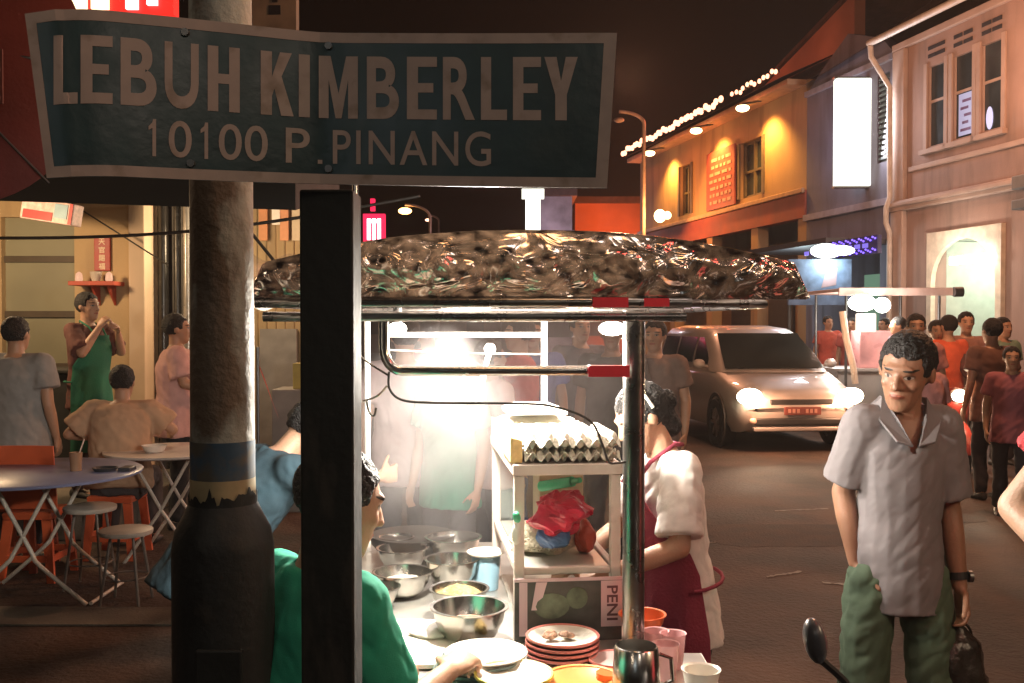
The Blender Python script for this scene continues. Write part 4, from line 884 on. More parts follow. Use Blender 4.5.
for k in range(5):
    dish(['bottom', 'second', 'third', 'fourth', 'topmost'][k] + ' plate in the stack beside the hand of the man in green', 474 + k * 3, 672 - k * 4.4, 84, .762 + k * .0105, mat('grey_plate', (.42, .45, .43), .3) if k < 4 else PW, mat('dark_rim', (.10, .14, .13), .35) if k < 4 else None, h=.012)
g = G(); g.lathe([(.002, 0), (.055, 0), (.058, .012), (.05, .125), (.046, .128), (.045, .12), (.05, .015), (.002, .008)], (.285, 2.28, .752), 30)
jt = g.build('jug', STEEL, label='shiny steel jug at the foot of the steel post', cat='jug', smooth=True)
g = G(); g.tube([(.338, 2.28, .86), (.365, 2.28, .85), (.368, 2.28, .80), (.342, 2.28, .785)], .005, 6); g.build('handle', STEEL, jt, True)
bowl('orange plastic bowl behind the steel post', 643, 616, 46, .84, None, .05, mat('orange_plastic', (.75, .15, .04), .35), group=None)
g = G(); g.lathe([(.002, 0), (.05, 0), (.05, .039), (.002, .039)], ((643 - 512) / F * 2.66, 2.656, .752), 20); g.build('jar', mat('chilli_red'), label='red jar under the orange plastic bowl', cat='jar', smooth=True)
g = G(); g.lathe([(.002, 0), (.034, 0), (.044, .05), (.046, .05), (.047, .053), (.040, .05), (.032, .006), (.002, .005)], (.445, 2.34, .752), 28); g.build('cup', PW, label='white cup at the right end of the counter', cat='cup', smooth=True)
for k, (x, y) in enumerate(((.375, 2.42), (.405, 2.50), (.365, 2.52))):
    g = G(); g.lathe([(.002, 0), (.024, 0), (.032, .085), (.034, .088), (.031, .086), (.023, .004), (.002, .003)], (x, y, .752), 18); g.build('plastic_cup', mat('pink_clear_cup', (.7, .42, .42), .2, alpha=.6), label=['nearest', 'rightmost', 'farthest'][k] + ' pinkish clear plastic cup between jug and apron', cat='cup', smooth=True, group='clear plastic cups')
for k in range(3):
    g = G(); g.lathe([(.002, 0), (.03, 0), (.03, .012), (.002, .012)], (.23 + .0 * k, 2.36, .752 + k * .013), 16); g.build('orange_lid', mat('orange_plastic'), label=['bottom', 'middle', 'top'][k] + ' orange lid in the small stack left of the steel jug', cat='lid', smooth=True, group='orange lids')
g = G(); g.bb(-.345, -.145, 2.48, 2.86, .753, .768); g.build('cutting_board', mat('white_board', (.78, .74, .66), .5, var=.12), label='white cutting board between the steel bowls and the seated man', cat='board', bevel=.006)
crumple('paper_sheets', (-.22, 2.74, .775), (.07, .07, .012), mat('white_paper'), 'crumpled white paper on the cutting board', 'paper', .3, seed=12)
crumple('noodle_strands', (-.055, 2.60, .768), (.028, .05, .016), NOOD, 'loose noodle strands right of the nearest steel bowl', 'food', .6, seed=5)
g = G(); g.lathe([(.002, 0), (.09, 0), (.15, .07), (.155, .10), (.15, .10), (.002, .09)], (-.36, 3.62, .752), 30); w_ = g.build('wok', mat('black_wok', (.05, .045, .04), .4, metal=.6), label='black wok steaming at the rear left of the counter', cat='wok', smooth=True)

# steam
def steam(label, c, r, dens):
    g = G(); g.ball(c, r, n=20, m=14); m = bpy.data.materials.new('steam'); m.use_nodes = True; nt = m.node_tree; N = nt.nodes; L = nt.links; N.remove(N['Principled BSDF'])
    pv = N.new('ShaderNodeVolumePrincipled'); pv.inputs['Color'].default_value = (.95, .9, .88, 1); pv.inputs['Anisotropy'].default_value = .2
    tc = N.new('ShaderNodeTexCoord'); no = N.new('ShaderNodeTexNoise'); no.inputs['Scale'].default_value = 5; no.inputs['Detail'].default_value = 3
    mp = N.new('ShaderNodeMapRange'); mp.inputs['From Min'].default_value = .35; mp.inputs['From Max'].default_value = .7; mp.inputs['To Min'].default_value = dens * .25; mp.inputs['To Max'].default_value = dens
    L.new(tc.outputs['Object'], no.inputs['Vector']); L.new(no.outputs['Fac'], mp.inputs['Value'])
    gr = N.new('ShaderNodeTexGradient'); gr.gradient_type = 'SPHERICAL'; mg = N.new('ShaderNodeMapping'); mg.inputs['Location'].default_value = (0, 0, -1); mg.inputs['Scale'].default_value = (1 / r[0], 1 / r[1], 1 / r[2])
    L.new(tc.outputs['Object'], mg.inputs['Vector']); L.new(mg.outputs[0], gr.inputs['Vector'])
    mu = N.new('ShaderNodeMath'); mu.operation = 'MULTIPLY'; L.new(mp.outputs[0], mu.inputs[0]); L.new(gr.outputs['Fac'], mu.inputs[1]); L.new(mu.outputs[0], pv.inputs['Density'])
    L.new(pv.outputs[0], N['Material Output'].inputs['Volume'])
    return g.build('steam', m, kind='stuff', label=label, cat='steam', smooth=True)
if STEAM: steam('thin cooking smoke hanging under and behind the stall roof', (-.02, 4.45, 1.36), (.78, .62, .55), 1.05)
if STEAM: steam('white steam rising from the wok on the stall', (-.26, 3.46, 1.16), (.36, .42, .46), 2.3)
# ------------------------------------------------------------------ left side: eating house front
CREAM = mat('yellow_cream_wall', (.48, .345, .19), .8, var=.14, vs=1.2, bump=.15, bs=30, col2=(.30, .21, .13), c2s=3, c2t=(.5, .75), streak=.2)
bL = thing('shophouse', 'cream eating house wall with a tall grey green shutter door and dark drain pipes', 'building', (-4.2, 9.5, 0))
g = G()
x0s, x1s = (2 - 512) / F * 9.5, (75 - 512) / F * 9.5
g.bb(-14, x0s, 9.5, 9.75, .0, 3.9); g.bb(x1s, -3.62, 9.5, 9.75, 0, 3.9); g.bb(x0s, x1s, 9.5, 9.75, 2.62, 3.9); g.bb(-3.36, -2.25, 11.0, 11.2, 0, 3.9)
g.build('wall', CREAM, bL)
g = G(); g.bb(x0s, x1s, 9.58, 9.64, .2, 2.62); sh_ = g.build('shutter_door', mat('grey_green_shutter', (.26, .25, .17), .6, var=.12, vs=2), bL)
g = G()
for z in (1.70, 2.225, 1.2): g.bb(x0s, x1s, 9.55, 9.578, z - .03, z + .03)
g.build('crossbar', mat('dark_bar', (.08, .06, .04), .6), sh_)
g = G(); g.bb(-3.61, -3.46, 9.42, 9.78, 0, 3.9); g.build('column', mat('pale_column', (.62, .48, .34), .7, var=.1, vs=3), bL, bevel=.01)
for k, (x, r, m_) in enumerate(((-3.38, .05, 'dark_pipe'), (-3.24, .035, 'dark_pipe'), (-3.14, .05, 'silver_pipe'))):
    g = G(); g.cyl((x, 9.7, 0), (x, 9.7, 3.9), r, n=16); g.build('drain_pipe', mat(m_, (.06, .06, .06) if k < 2 else (.35, .34, .32), .25, metal=.5), bL, True)
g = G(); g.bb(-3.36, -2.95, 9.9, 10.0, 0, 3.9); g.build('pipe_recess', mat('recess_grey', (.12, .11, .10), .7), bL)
g = G(); pr = random.Random(2)
for k in range(9):
    x = -3.0 + k * .1; g.bb(x, x + .012, 10.97, 10.998, 0.1, 3.8)
g.build('board_joint', mat('board_joint', (.30, .22, .12), .8), bL)
g = G(); g.bb(-2.75, -2.35, 10.90, 10.96, .1, 1.55); g.build('grey_door_panel', mat('grey_panel', (.26, .25, .24), .6), bL)
g = G(); g.add([(-8, 7.5, 2.66), (-1.62, 7.5, 2.46), (-1.62, 9.41, 2.80), (-8, 9.41, 2.92), (-8, 7.5, 2.86), (-1.62, 7.5, 2.70), (-1.62, 9.41, 2.98), (-8, 9.41, 3.1)], [(0, 1, 2, 3), (4, 5, 6, 7), (0, 1, 5, 4), (1, 2, 6, 5), (2, 3, 7, 6), (3, 0, 4, 7)])
g.M = None; g.build('awning', mat('black_awning', (.018, .02, .018), .8), bL)
g = G(); g.bb(-14, -2.3, 9.4, 13, 3.901, 4.1); g.build('roof_slab', mat('dark_slab', (.03, .025, .02), .8), bL)
g = G(); p = P(90, 284, 9.42); g.bb(p.x - .12, p.x + .30, p.y - .2, p.y + .07, p.z - .02, p.z + .02); sf = g.build('altar_shelf', mat('red_shelf', (.42, .07, .04), .6), label='small red wall altar shelf beneath the red plaque', cat='shelf', bevel=.005)
g = G(); g.poly([(p.x + .05, 9.49, p.z - .021), (p.x + .05, 9.49, p.z - .2), (p.x + .05, 9.30, p.z - .021)], (.02, 0, 0)); g.poly([(p.x + .2, 9.49, p.z - .021), (p.x + .2, 9.49, p.z - .2), (p.x + .2, 9.30, p.z - .021)], (.02, 0, 0)); g.build('bracket', mat('red_shelf'), sf)
for k, dx in enumerate((-.06, .22)):
    g = G(); g.lathe([(.001, 0), (.028, 0), (.034, .02), (.028, .07), (.012, .085), (.001, .09)], (p.x + dx, p.y - .1, p.z + .021), 14); g.build('altar_lamp', mat('altar_glow', emit=srgb(255, 190, 150), es=.8), label=('left' if k == 0 else 'right') + ' small glowing lamp on the red altar shelf', cat='lamp', smooth=True, group='altar lamps')
g = G(); g.lathe([(.001, 0), (.035, 0), (.05, .05), (.055, .09), (.045, .09), (.001, .07)], (p.x + .09, p.y - .08, p.z + .021), 16); g.build('incense_pot', mat('pale_pot', (.5, .45, .38), .4), label='pale incense pot between the altar lamps', cat='pot', smooth=True)
p = P(103, 254, 9.49); g = G(); g.bb(p.x - .075, p.x + .075, 9.465, 9.497, p.z - .16, p.z + .16); pl = g.build('plaque', mat('red_plaque', (.38, .04, .03), .5), label='upright red plaque with four pale characters on the cream wall', cat='plaque', bevel=.004)
for k, ch in enumerate('天官賜福'):
    vs, fs = text_mesh(ch, .02, n=1); g = G(); g.add([(p.x - .03 + .06 * a, 9.4625, p.z + .145 - .077 * k - .062 + .062 * b) for a, b in vs], fs); g.build('character', mat('plaque_gold', (.75, .58, .40), .5), pl)
p = P(52, 212, 8.9); g = G(); g.box(p, (.50, .16, .19), M=Matrix.Rotation(R(9), 4, 'Y') @ Matrix.Rotation(R(-8), 4, 'Z')); sg = g.build('shop_sign', mat('sign_cream', (.62, .45, .42), .5, var=.3, vs=20), label='small tilted red and white sign under the black awning', cat='sign', bevel=.01)
Mx = Matrix.Translation(p) @ Matrix.Rotation(R(9), 4, 'Y') @ Matrix.Rotation(R(-8), 4, 'Z')
g = G(M=Mx); g.bb(-.22, .06, -.088, -.083, -.085, -.01); g.bb(.215, .245, -.088, -.083, -.09, .09); g.build('red_stripe', mat('sign_red', (.5, .06, .06), .5), sg)
g = G(M=Mx); g.bb(.075, .20, -.088, -.083, -.05, .075); g.build('blue_panel', mat('sign_blue', (.25, .38, .45), .5), sg)
g = G(); g.tube([(p.x - .15, 8.9, p.z + .08), (p.x - .15, 8.9, 2.93)], .006); g.tube([(p.x + .15, 8.9, p.z + .08), (p.x + .15, 8.9, 2.93)], .006); g.build('hanger', mat('steel_dark'), sg)
# wires
g = G(); a, b = P(-30, 238, 7.3), P(420, 196, 7.3); g.tube([a.lerp(b, k / 20) + V((0, 0, -.10 * math.sin(math.pi * k / 20))) for k in range(21)], .012, 6); g.build('overhead_wire', mat('black_cable'), label='black wire sagging across the cream wall', cat='wire')
g = G(); a, b = P(60, 196, 9.3), P(168, 265, 9.3); g.tube([a, b], .008, 6); g.build('overhead_wire', mat('black_cable'), label='thin wire slanting down beside the red plaque', cat='wire')
g = G(); a, b = P(245, 225, 6.5), P(330, 330, 6.5); g.tube([a, b], .012, 6); g.build('overhead_wire', mat('black_cable'), label='thin cord slanting down behind the pale pole', cat='wire')
# neon over the sign
p = P(118, 0, 12); t = thing('neon_sign', 'red and white glowing signboard above the street name sign', 'sign', (p.x, 12, p.z))
g = G(); g.bb(p.x - .72, p.x + .66, 12, 12.2, p.z - .17, p.z + .9); g.build('box', mat('neon_box_red', emit=(1, .03, .02), es=1.1), t)
for k, (dx, ww, em) in enumerate(((-.46, .20, 0), (-.20, .20, 0), (.18, .14, 1), (.42, .12, 1))):
    g = G(); g.bb(p.x + dx - ww / 2, p.x + dx + ww / 2, 11.94, 11.995, p.z - .12 + (.05 if k == 3 else 0), p.z + .8); g.build('lit_panel', mat(('neon_cream', 'neon_pinkish')[em], emit=((1, .75, .42), (1, .62, .6))[em], es=2.6), t)
g = G(); g.tube([(p.x, 12.1, p.z - .17), (p.x, 12.1, 4.0)], .04); g.build('bracket', mat('steel_dark'), t)
p = P(276, 10, 11); g = G(); g.bb(p.x - .26, p.x + .22, 11, 11.15, p.z - .55, p.z + .9); sg = g.build('signboard', mat('dim_board', (.22, .17, .12), .7, var=.3, vs=4), label='dim tan signboard with a dark mark behind the street name sign', cat='sign')
g = G(); g.bb(p.x - .08, p.x + .05, 10.99, 10.998, p.z - .05, p.z + .05); g.bb(p.x - .04, p.x + .02, 10.985, 10.989, p.z + .08, p.z + .14); g.build('mark', DARK, sg)
g = G(); g.tube([(p.x, 11.1, 4.1), (p.x, 11.1, p.z - .5)], .03); g.build('bracket', mat('steel_dark'), sg)
# hanging strips behind the pole (lit upper bit)
for k, (px_, c_) in enumerate(((263, (.55, .25, .12)), (276, (.8, .75, .7)), (284, (.6, .28, .15)), (296, (.55, .45, .33)))):
    p = P(px_, 220, 10.8); g = G(); g.bb(p.x - .045, p.x + .045, 10.8, 10.83, p.z - .22 if k != 1 else p.z - .05, p.z + .3); g.build('hanging_banner', mat('banner_%d' % k, c_, .7), label=['orange', 'white', 'rust coloured', 'tan'][k] + ' cloth strip hanging high on the cream wall behind the pale pole', cat='banner')
# dark red parasol
pc = P(-66, 72, 6.0); t = thing('parasol', 'dark red cloth parasol tilted at the upper left edge', 'parasol', (pc.x - .4, 6.3, 0))
ax = V((.15, -1, .25)).normalized(); xa = V((1, .15, 0)).normalized(); za = ax.cross(xa).normalized()
g = G()
def cano(a, b):
    ang = 2 * math.pi * a; r_ = .92 * b * (1 - .035 * (1 - abs(math.cos(ang * 4))) * b); return pc + ax * (.38 * (1 - b * b)) + xa * (r_ * math.cos(ang)) + za * (r_ * math.sin(ang))
g.sheet(cano, 64, 12, tuple(ax * -.006)); cn = g.build('canopy', mat('maroon_cloth', (.17, .035, .03), .8, var=.2, vs=2.5, bump=.2, bs=40), t, True)
g = G()
for k in range(8): a = math.pi / 4 * k; g.tube([pc + ax * (.36 * (1 - q * q)) + (xa * math.cos(a) + za * math.sin(a)) * q - ax * .012 for q in (.05, .3, .6, .98)], .008, 6)
g.build('rib', mat('steel_dark'), t)
g = G(); g.tube([pc + ax * .36, pc - ax * .5, pc - ax * .6 + V((-.1, .1, -.3)), (pc.x - .2, pc.y + .8, 0)], .02, 8); g.build('pole', mat('steel_dark'), t, True)
g = G(); g.lathe([(.02, 0), (.25, 0), (.25, .06), (.03, .09), (.02, .09)], (pc.x - .2, pc.y + .8, .0), 20); g.build('base', mat('concrete_base', (.2, .19, .18), .8), t)
g = G()
for k, (px_, h_) in enumerate(((-2, .28), (-22, .28), (-45, .28))):
    p = P(px_, 78, 5.62 - .03 * k); g.bb(p.x - .045, p.x + .045, p.y - .04, p.y - .03, p.z - .15, p.z + .15)
g.build('faded_mark', mat('faded_mark', (.26, .09, .07), .8), t)

# tables and stools
t = thing('folding_table', 'round blue topped folding table with thin crossed white legs', 'table', (-2.82, 5.9, 0))
g = G(); g.lathe([(.001, .718), (.585, .718), (.60, .722), (.602, .735), (.59, .742), (.001, .742)], (-2.82, 5.9, 0), 48); g.build('table_top', mat('blue_laminate', (.16, .18, .30), .35, var=.15, vs=5), t, True)
for k, (dx, dy) in enumerate(((0, -.24), (0, .24))):
    for sg_ in (-1, 1):
        g = G(); pts = [(-2.78 - sg_ * .17, 5.9 + dy, .717), (-2.78 + sg_ * .04, 5.9 + dy, .33), (-2.78 + sg_ * .10, 5.9 + dy - .01, .24), (-2.78 + sg_ * .36, 5.9 + dy, .015)]
        g.tube(spl(pts, 5), .0125, 8); g.build('leg', mat('white_metal_leg', (.62, .56, .48), .4), t, True)
g = G(); g.tube([(-2.40, 5.67, .02), (-2.40, 6.13, .02)], .011); g.tube([(-3.16, 5.67, .02), (-3.16, 6.13, .02)], .011); g.build('brace', mat('white_metal_leg'), t, True)
p = P(76, 472, 5.9); g = G(); g.lathe([(.001, 0), (.032, 0), (.037, .11), (.035, .11), (.030, .006), (.001, .006)], (p.x, 5.9, .743), 16); gl = g.build('drinking_glass', mat('brown_drink', (.35, .2, .12), .15, alpha=.8), label='glass of brown drink with a straw on the blue table', cat='glass', smooth=True)
g = G(); g.cyl((p.x - .01, 5.9, .76), (p.x + .05, 5.9, .93), .004); g.build('straw', mat('pink_straw', (.7, .5, .4), .4), gl)
p = P(95, 470, 5.9); g = G(); g.lathe([(.001, 0), (.06, 0), (.075, .02), (.065, .02), (.055, .008), (.001, .008)], (p.x + .06, 5.9, .743), 20); g.build('ashtray', mat('dark_plastic', (.03, .03, .035), .4), label='dark ashtray beside the glass on the blue table', cat='ashtray', smooth=True)
g = G(); g.bb(p.x + .15, p.x + .22, 5.86, 5.97, .743, .765); g.build('phone', mat('dark_plastic'), label='small black phone near the right edge of the blue table', cat='phone', bevel=.004)
t = thing('folding_table', 'small white topped round table behind the lamp pole', 'table', (-2.36, 6.9, 0))
g = G(); g.lathe([(.001, .72), (.43, .72), (.44, .728), (.44, .74), (.001, .745)], (-2.36, 6.9, 0), 40); g.build('table_top', mat('white_laminate', (.55, .50, .46), .35), t, True)
for sg_ in (-1, 1):
    for dy in (-.2, .2): g = G(); g.tube([(-2.36 - sg_ * .2, 6.9 + dy, .719), (-2.36, 6.9 + dy, .36), (-2.36 + sg_ * .25, 6.9 + dy, .0)], .012); g.build('leg', mat('white_metal_leg'), t, True)
p = P(160, 436, 6.8); g = G(); g.lathe([(.001, 0), (.06, 0), (.085, .045), (.08, .045), (.05, .006), (.001, .006)], (-2.42, 6.75, .746), 20); g.build('bowl', PW, label='small white bowl on the white topped table', cat='bowl', smooth=True)
def plastic_stool(label, x, y, z, m_, rz=0, back=False):
    t = thing('plastic_stool' if not back else 'plastic_chair', label, 'stool' if not back else 'chair', (x, y, z), 'orange plastic stools' if not back else None)
    M_ = TR((x, y, z), rz); h = .44
    g = G(M=M_); g.rings([[(-a, -a, q), (a, -a, q), (a, a, q), (-a, a, q)] for a, q in ((.15, h - .05), (.155, h - .012), (.14, h), (.02, h))]); g.build('seat', m_, t, bevel=.006)
    for sx_ in (-1, 1):
        for sy in (-1, 1):
            g = G(M=M_); g.poly([(sx_ * .15, sy * .148, h - .052), (sx_ * .09, sy * .148, h - .052), (sx_ * .135, sy * .178, 0), (sx_ * .18, sy * .178, 0)], (0, -sy * .025, 0)); g.build('leg', m_, t)
    g = G(M=M_)
    for sy in (-1, 1): g.bb(-.13, .13, sy * .166 - .006, sy * .166 + .006, .13, .17); g.bb(sy * .162 - .006, sy * .162 + .006, -.14, .14, .13, .17)
    g.build('brace', m_, t)
    if back:
        g = G(M=M_); g.sheet(lambda a, b: (-.2 + .4 * a, .16 + .05 * b - .03 * math.sin(math.pi * a), h + .02 + .40 * b), 12, 6, (0, .012, 0)); g.build('backrest', m_, t, True)
    return t
OP = mat('orange_red_plastic', (.62, .115, .04), .4, var=.15, vs=6)
plastic_stool('orange plastic stool under the man in the tan shirt', -2.74, 6.93, 0, OP)
plastic_stool('orange plastic chair with its back before the grey shirted man', -3.02, 6.35, 0, OP, R(180), True)
plastic_stool('orange plastic stool half hidden under the blue table', -3.25, 6.6, 0, mat('dark_orange_plastic', (.40, .08, .03), .5))
def chrome_stool(label, x, y, h, r):
    t = thing('round_stool', label, 'stool', (x, y, 0), 'round metal legged stools')
    g = G(); g.lathe([(.001, h - .03), (r - .005, h - .03), (r, h - .02), (r, h - .005), (r - .01, h), (.001, h)], (x, y, 0), 28); g.build('seat', mat('pale_seat', (.42, .38, .33), .45), t, True)
    for k in range(4):
        a = math.pi / 4 + math.pi / 2 * k; g = G(); g.tube([(x + .6 * r * math.cos(a), y + .6 * r * math.sin(a), h - .03), (x + 1.05 * r * math.cos(a), y + 1.05 * r * math.sin(a), 0)], .009, 6); g.build('leg', mat('dull_metal_leg', (.22, .20, .18), .4, metal=.5), t, True)
    g = G(); g.lathe([(.8 * r, .15), (.8 * r + .008, .155), (.8 * r, .16), (.8 * r - .008, .155)], (x, y, 0), 20, None, True); g.build('foot_ring', mat('dull_metal_leg'), t, True)
chrome_stool('round pale stool with one edge under the blue table, the taller one', P(90, 503, 6.1).x, 6.1, .50, .155)
chrome_stool('round pale stool right of the orange stool, the lower one', P(126, 527, 5.75).x, 5.75, .43, .15)
g = G(); g.bb(-2.66, -2.5, 9.0, 9.3, 0, .9); g.build('bin', mat('black_bin', (.02, .02, .02), .6), label='black bin behind the man in the tan shirt', cat='bin', bevel=.02)
g = G(); p = P(80, 372, 8.6); g.bb(-4.35, -3.8, 8.6, 9.0, .2, 1.18); g.bb(-4.40, -3.75, 8.55, 9.05, 1.182, 1.22); g.build('counter_cabinet', mat('black_cabinet', (.025, .025, .022), .6), label='black waist high cabinet against the shutter door', cat='cabinet', bevel=.01)
g = G(); p = P(258, 395, 6.9); g.cyl((p.x, 6.9, 0), (p.x, 6.9, 1.45), .012); t_ = g.build('flag_pole', mat('steel_dark'), label='thin pole carrying a red pennant by the pale pole', cat='flag')
g = G(); g.sheet(lambda a, b: (p.x + .012 + (.13 * (1 - a) + .0) * b, 6.9 + .01 * math.sin(b * 6), 1.36 - a * .05 - (1 - a) * .40 * (b * .9 + .1) - .0), 8, 10, (0, .003, 0)); g.build('pennant', mat('red_cloth', (.42, .05, .03), .8), t_)
g = G(); p = P(289, 372, 8.5); g.bb(p.x - .15, p.x + .17, 8.5, 8.9, .0, 1.05); bx = g.build('metal_locker', mat('grey_locker', (.30, .29, .28), .5), label='grey waist high metal locker seen left of the black post', cat='cabinet', bevel=.01)
g = G(); g.bb(p.x + .02, p.x + .13, 8.55, 8.75, 1.052, 1.27); g.build('box', mat('yellow_box', (.45, .38, .10), .6), label='yellow box on top of the grey locker', cat='box', bevel=.005)

# ------------------------------------------------------------------ PEOPLE
SK = (.42, .235, .145); SKP = (.50, .29, .19); SKD = (.30, .165, .10)
# polo man
def px_loc(px, Y, z=0): return ((px - 512) / F * Y, Y, z)
root, T, D = person('man in grey polo shirt and green trousers carrying a dark bag', px_loc(900, 3.2), 180, 1.60, (.165, .15, .155), (.06, .095, .06), (.27, .14, .085), voxel=.0062,
    polo=True, loose=1.15, sleeve=.84, hem=.145, legw=1.2, fold=.6, look=(.8, 1, -.42), nod=(.06, .30, 1), leanx=-1, legs={'R': ((.125, .03, .47), (.16, 0, .08)), 'L': ((-.10, .03, .47), (-.11, -.02, .08))}, bulk=.75, neck=.128, hs_=1.06,
    arms={'R': ((.165, -.06, 1.10), (.140, -.005, .875)), 'L': ((-.180, -.03, 1.05), (-.195, .02, .80))}, palm={'L': (1, .1, 0), 'R': (-1, 0, 0)}, curl={'R': .3, 'L': .75})
# strap of backpack over shoulders
g = G(M=T); NB, u, f, sd, P0 = D['NB'], D['u'], D['f'], D['sd'], D['P0']
for x in (-1, 1): g.tube(spl([P0 + u * .30 - f * .155 + sd * x * .13, P0 + u * .47 - f * .10 + sd * x * .125, P0 + u * .525 + sd * x * .125, P0 + u * .47 + f * .118 + sd * x * .128, P0 + u * .37 + f * .105 + sd * x * .135, P0 + u * .33 + f * .02 + sd * x * .135]), .009, 6)
bp = thing('backpack', 'dark backpack worn by the man in the grey polo shirt', 'backpack', tuple(T @ (P0 - f * .2)))
g = G(); g.rings([ell(P0 + u * t - f * .24 + sd * -.125 - u * .04, sd, f, a, b, 20) for t, a, b in ((-.10, .10, .05), (-.08, .165, .09), (.1, .185, .10), (.3, .18, .09), (.42, .14, .07), (.45, .06, .03))])
bm_ = remesh(g, .012, 3); wrinkle(bm_, .02, 7, 3); co = get_co(bm_); A = np.array(T); set_co(bm_, co @ A[:3, :3].T + A[:3, 3] - np.array(WL[bp.name])); link('bag_body', bm_, mat('backpack_black', (.03, .03, .028), .8, bump=.3, bs=80), bp, WL[bp.name], True)
# watch
S, el, wr = D['J']['L']; d = (wr - el).normalized(); M3 = d.to_track_quat('Z', 'Y').to_matrix()
g = G(M=T); g.lathe([(.0275, -.012), (.031, -.012), (.031, .012), (.0275, .012)], el.lerp(wr, .86), 22, M3, True); wt = g.build('wristwatch', mat('black_strap', (.015, .015, .015), .5), label='black wristwatch on the wrist above the dark bag', cat='watch')
g = G(M=T); c_ = el.lerp(wr, .86) + V((-.034, .012, 0)); g.lathe([(.001, -.006), (.019, -.006), (.019, .006), (.001, .006)], c_, 20, Matrix.Rotation(R(90), 3, 'Y')); g.build('watch_case', mat('steel_dark'), wt)
# chest logo
# hand bag: dark shiny plastic bag with flask shape
hp_ = T @ (wr + V((.005, .015, -.125))); t = thing('carrier_bag', 'dark shiny carrier bag hanging from the hand of the polo man', 'bag', (hp_.x, hp_.y, hp_.z - .36))
g = G(); g.ball((0, 0, 0), (.085, .07, .15), n=32, m=24); out = []
for p in g.v:
    k = 1 + .22 * noise.noise(V((p.x * 18, p.y * 18, p.z * 10))) + .10 * abs(noise.noise(V((p.x * 50, p.y * 50, p.z * 22))))
    kk = min(1, max(.55, (.165 - p.z) / .07)); out.append(V((p.x * k * (1.12 if p.z < 0 else 1) * kk, p.y * k * kk, p.z * (1 if p.z > 0 else .9))) + hp_ + V((0, 0, -.145)))
g.v = out; g.build('bag_body', mat('black_shiny_plastic', (.030, .026, .022), .2, var=.4, vs=14, bump=.5, bs=30), t, True)
g = G()
for x in (-1, 1): g.tube(spl([hp_ + V((x * .035, .0, -.065)), hp_ + V((x * .042, x * .01, -.03)), hp_ + V((x * .022, 0, .002)), hp_ + V((0, .0, .006))]), .0042, 6)
g.build('handle', mat('black_shiny_plastic'), t, True)

# woman in maroon apron at the right of the stall
person('woman in white shirt and maroon apron working at the right side of the cart', (.53, 3.15, 0), 104, 1.45, (.74, .70, .66), (.02, .02, .022), SKP, voxel=.0075, bulk=.86, loose=1.1,
    lean=7, look=(-.1, 1, -.8), nod=(0, .55, .9), sleeve=.86, apron=(.22, .025, .05), hem=.17, aw=96, bun=True, band='white_foam',
    arms={'L': ((-.23, .10, 1.09), (-.13, .34, .98)), 'R': ((.20, .14, 1.09), (.10, .36, .98))}, curl=.7, palm={'L': (0, 0, -1), 'R': (0, 0, -1)})
# green shirt man seated low at cart, facing away-right
person('man in green shirt seated low at the cart reaching to the plates', (-.51, 2.03, 0), -42, 1.62, (.02, .32, .20), (.04, .04, .05), SKP, voxel=.0075, pose='sit', P0=(0, 0, .62), lean=17,
    look=(.3, 1, -.45), nod=(.0, .35, 1), sleeve=.75, loose=1.1, bulk=.82, curl=.8,
    arms={'R': ((.17, .20, .80), (.12, .42, .84)), 'L': ((-.26, .22, .80), (-.16, .42, .80))}, palm={'R': (-.3, .1, -1), 'L': (0, 0, -1)})
chrome_stool('round stool hidden below the man in the green shirt', -.46, 2.0, .50, .15)
# blue shirt man bending from left into the cart
person('man in blue shirt bending over the wok at the left of the cart', (-1.17, 3.80, 0), -56, 1.62, (.025, .055, .075), (.03, .03, .04), SKP, voxel=.009, P0=(0, 0, .70), lean=37, legs={'R': ((.13, .16, .44), (.12, -.08, .08)), 'L': ((-.13, .16, .44), (-.12, -.08, .08))}, look=(.1, 1, -1.0), nod=(0, .8, .7), sleeve=.8, loose=1.5,
    arms={'R': ((.20, .42, 1.0), (.14, .68, 1.01)), 'L': ((-.22, .40, 1.0), (-.12, .64, .99))}, curl=.8, cap=None)
# crowd seen through the stall
Pk = (.62, .38, .36)
person('person in pink shirt standing beyond the steam, left of the green shirt', px_loc(405, 5.6), 10, 1.66, (.55, .42, .42), (.05, .05, .06), SKP, arms=None)
person('person in green shirt beyond the steam behind the bowls', px_loc(450, 5.3), 150, 1.50, (.04, .30, .20), (.05, .05, .06), SKP)
person('person in pale pink shirt just left of the display cabinet', px_loc(490, 5.9), -60, 1.52, (.60, .38, .36), (.03, .03, .04), SKP)
person('person in red shirt seen under the white rear rail', px_loc(428, 7.6), 30, 1.68, (.55, .06, .08), (.04, .04, .05), SKP)
person('person in red top reaching left behind the cabinet', px_loc(520, 7.0), 90, 1.66, (.65, .05, .05), (.05, .07, .20), SKP, arms={'L': ((-.2, .2, 1.2), (-.15, .45, 1.25)), 'R': ((.2, .2, 1.2), (.15, .45, 1.25))})
person('person in blue shirt right beside the red top', px_loc(532, 7.3), 180, 1.66, (.08, .12, .42), (.04, .04, .05), SK)
person('person in dark grey shirt beyond the rear post', px_loc(580, 8.0), 200, 1.70, (.12, .11, .13), (.03, .03, .04), SK)
person('person in dark shirt near the right stall bulb', px_loc(612, 7.0), 170, 1.66, (.06, .055, .05), (.03, .03, .04), SKD)
person('person in brown shirt standing between steel post and car', px_loc(655, 7.2), 160, 1.64, (.20, .13, .10), (.03, .03, .04), SK)
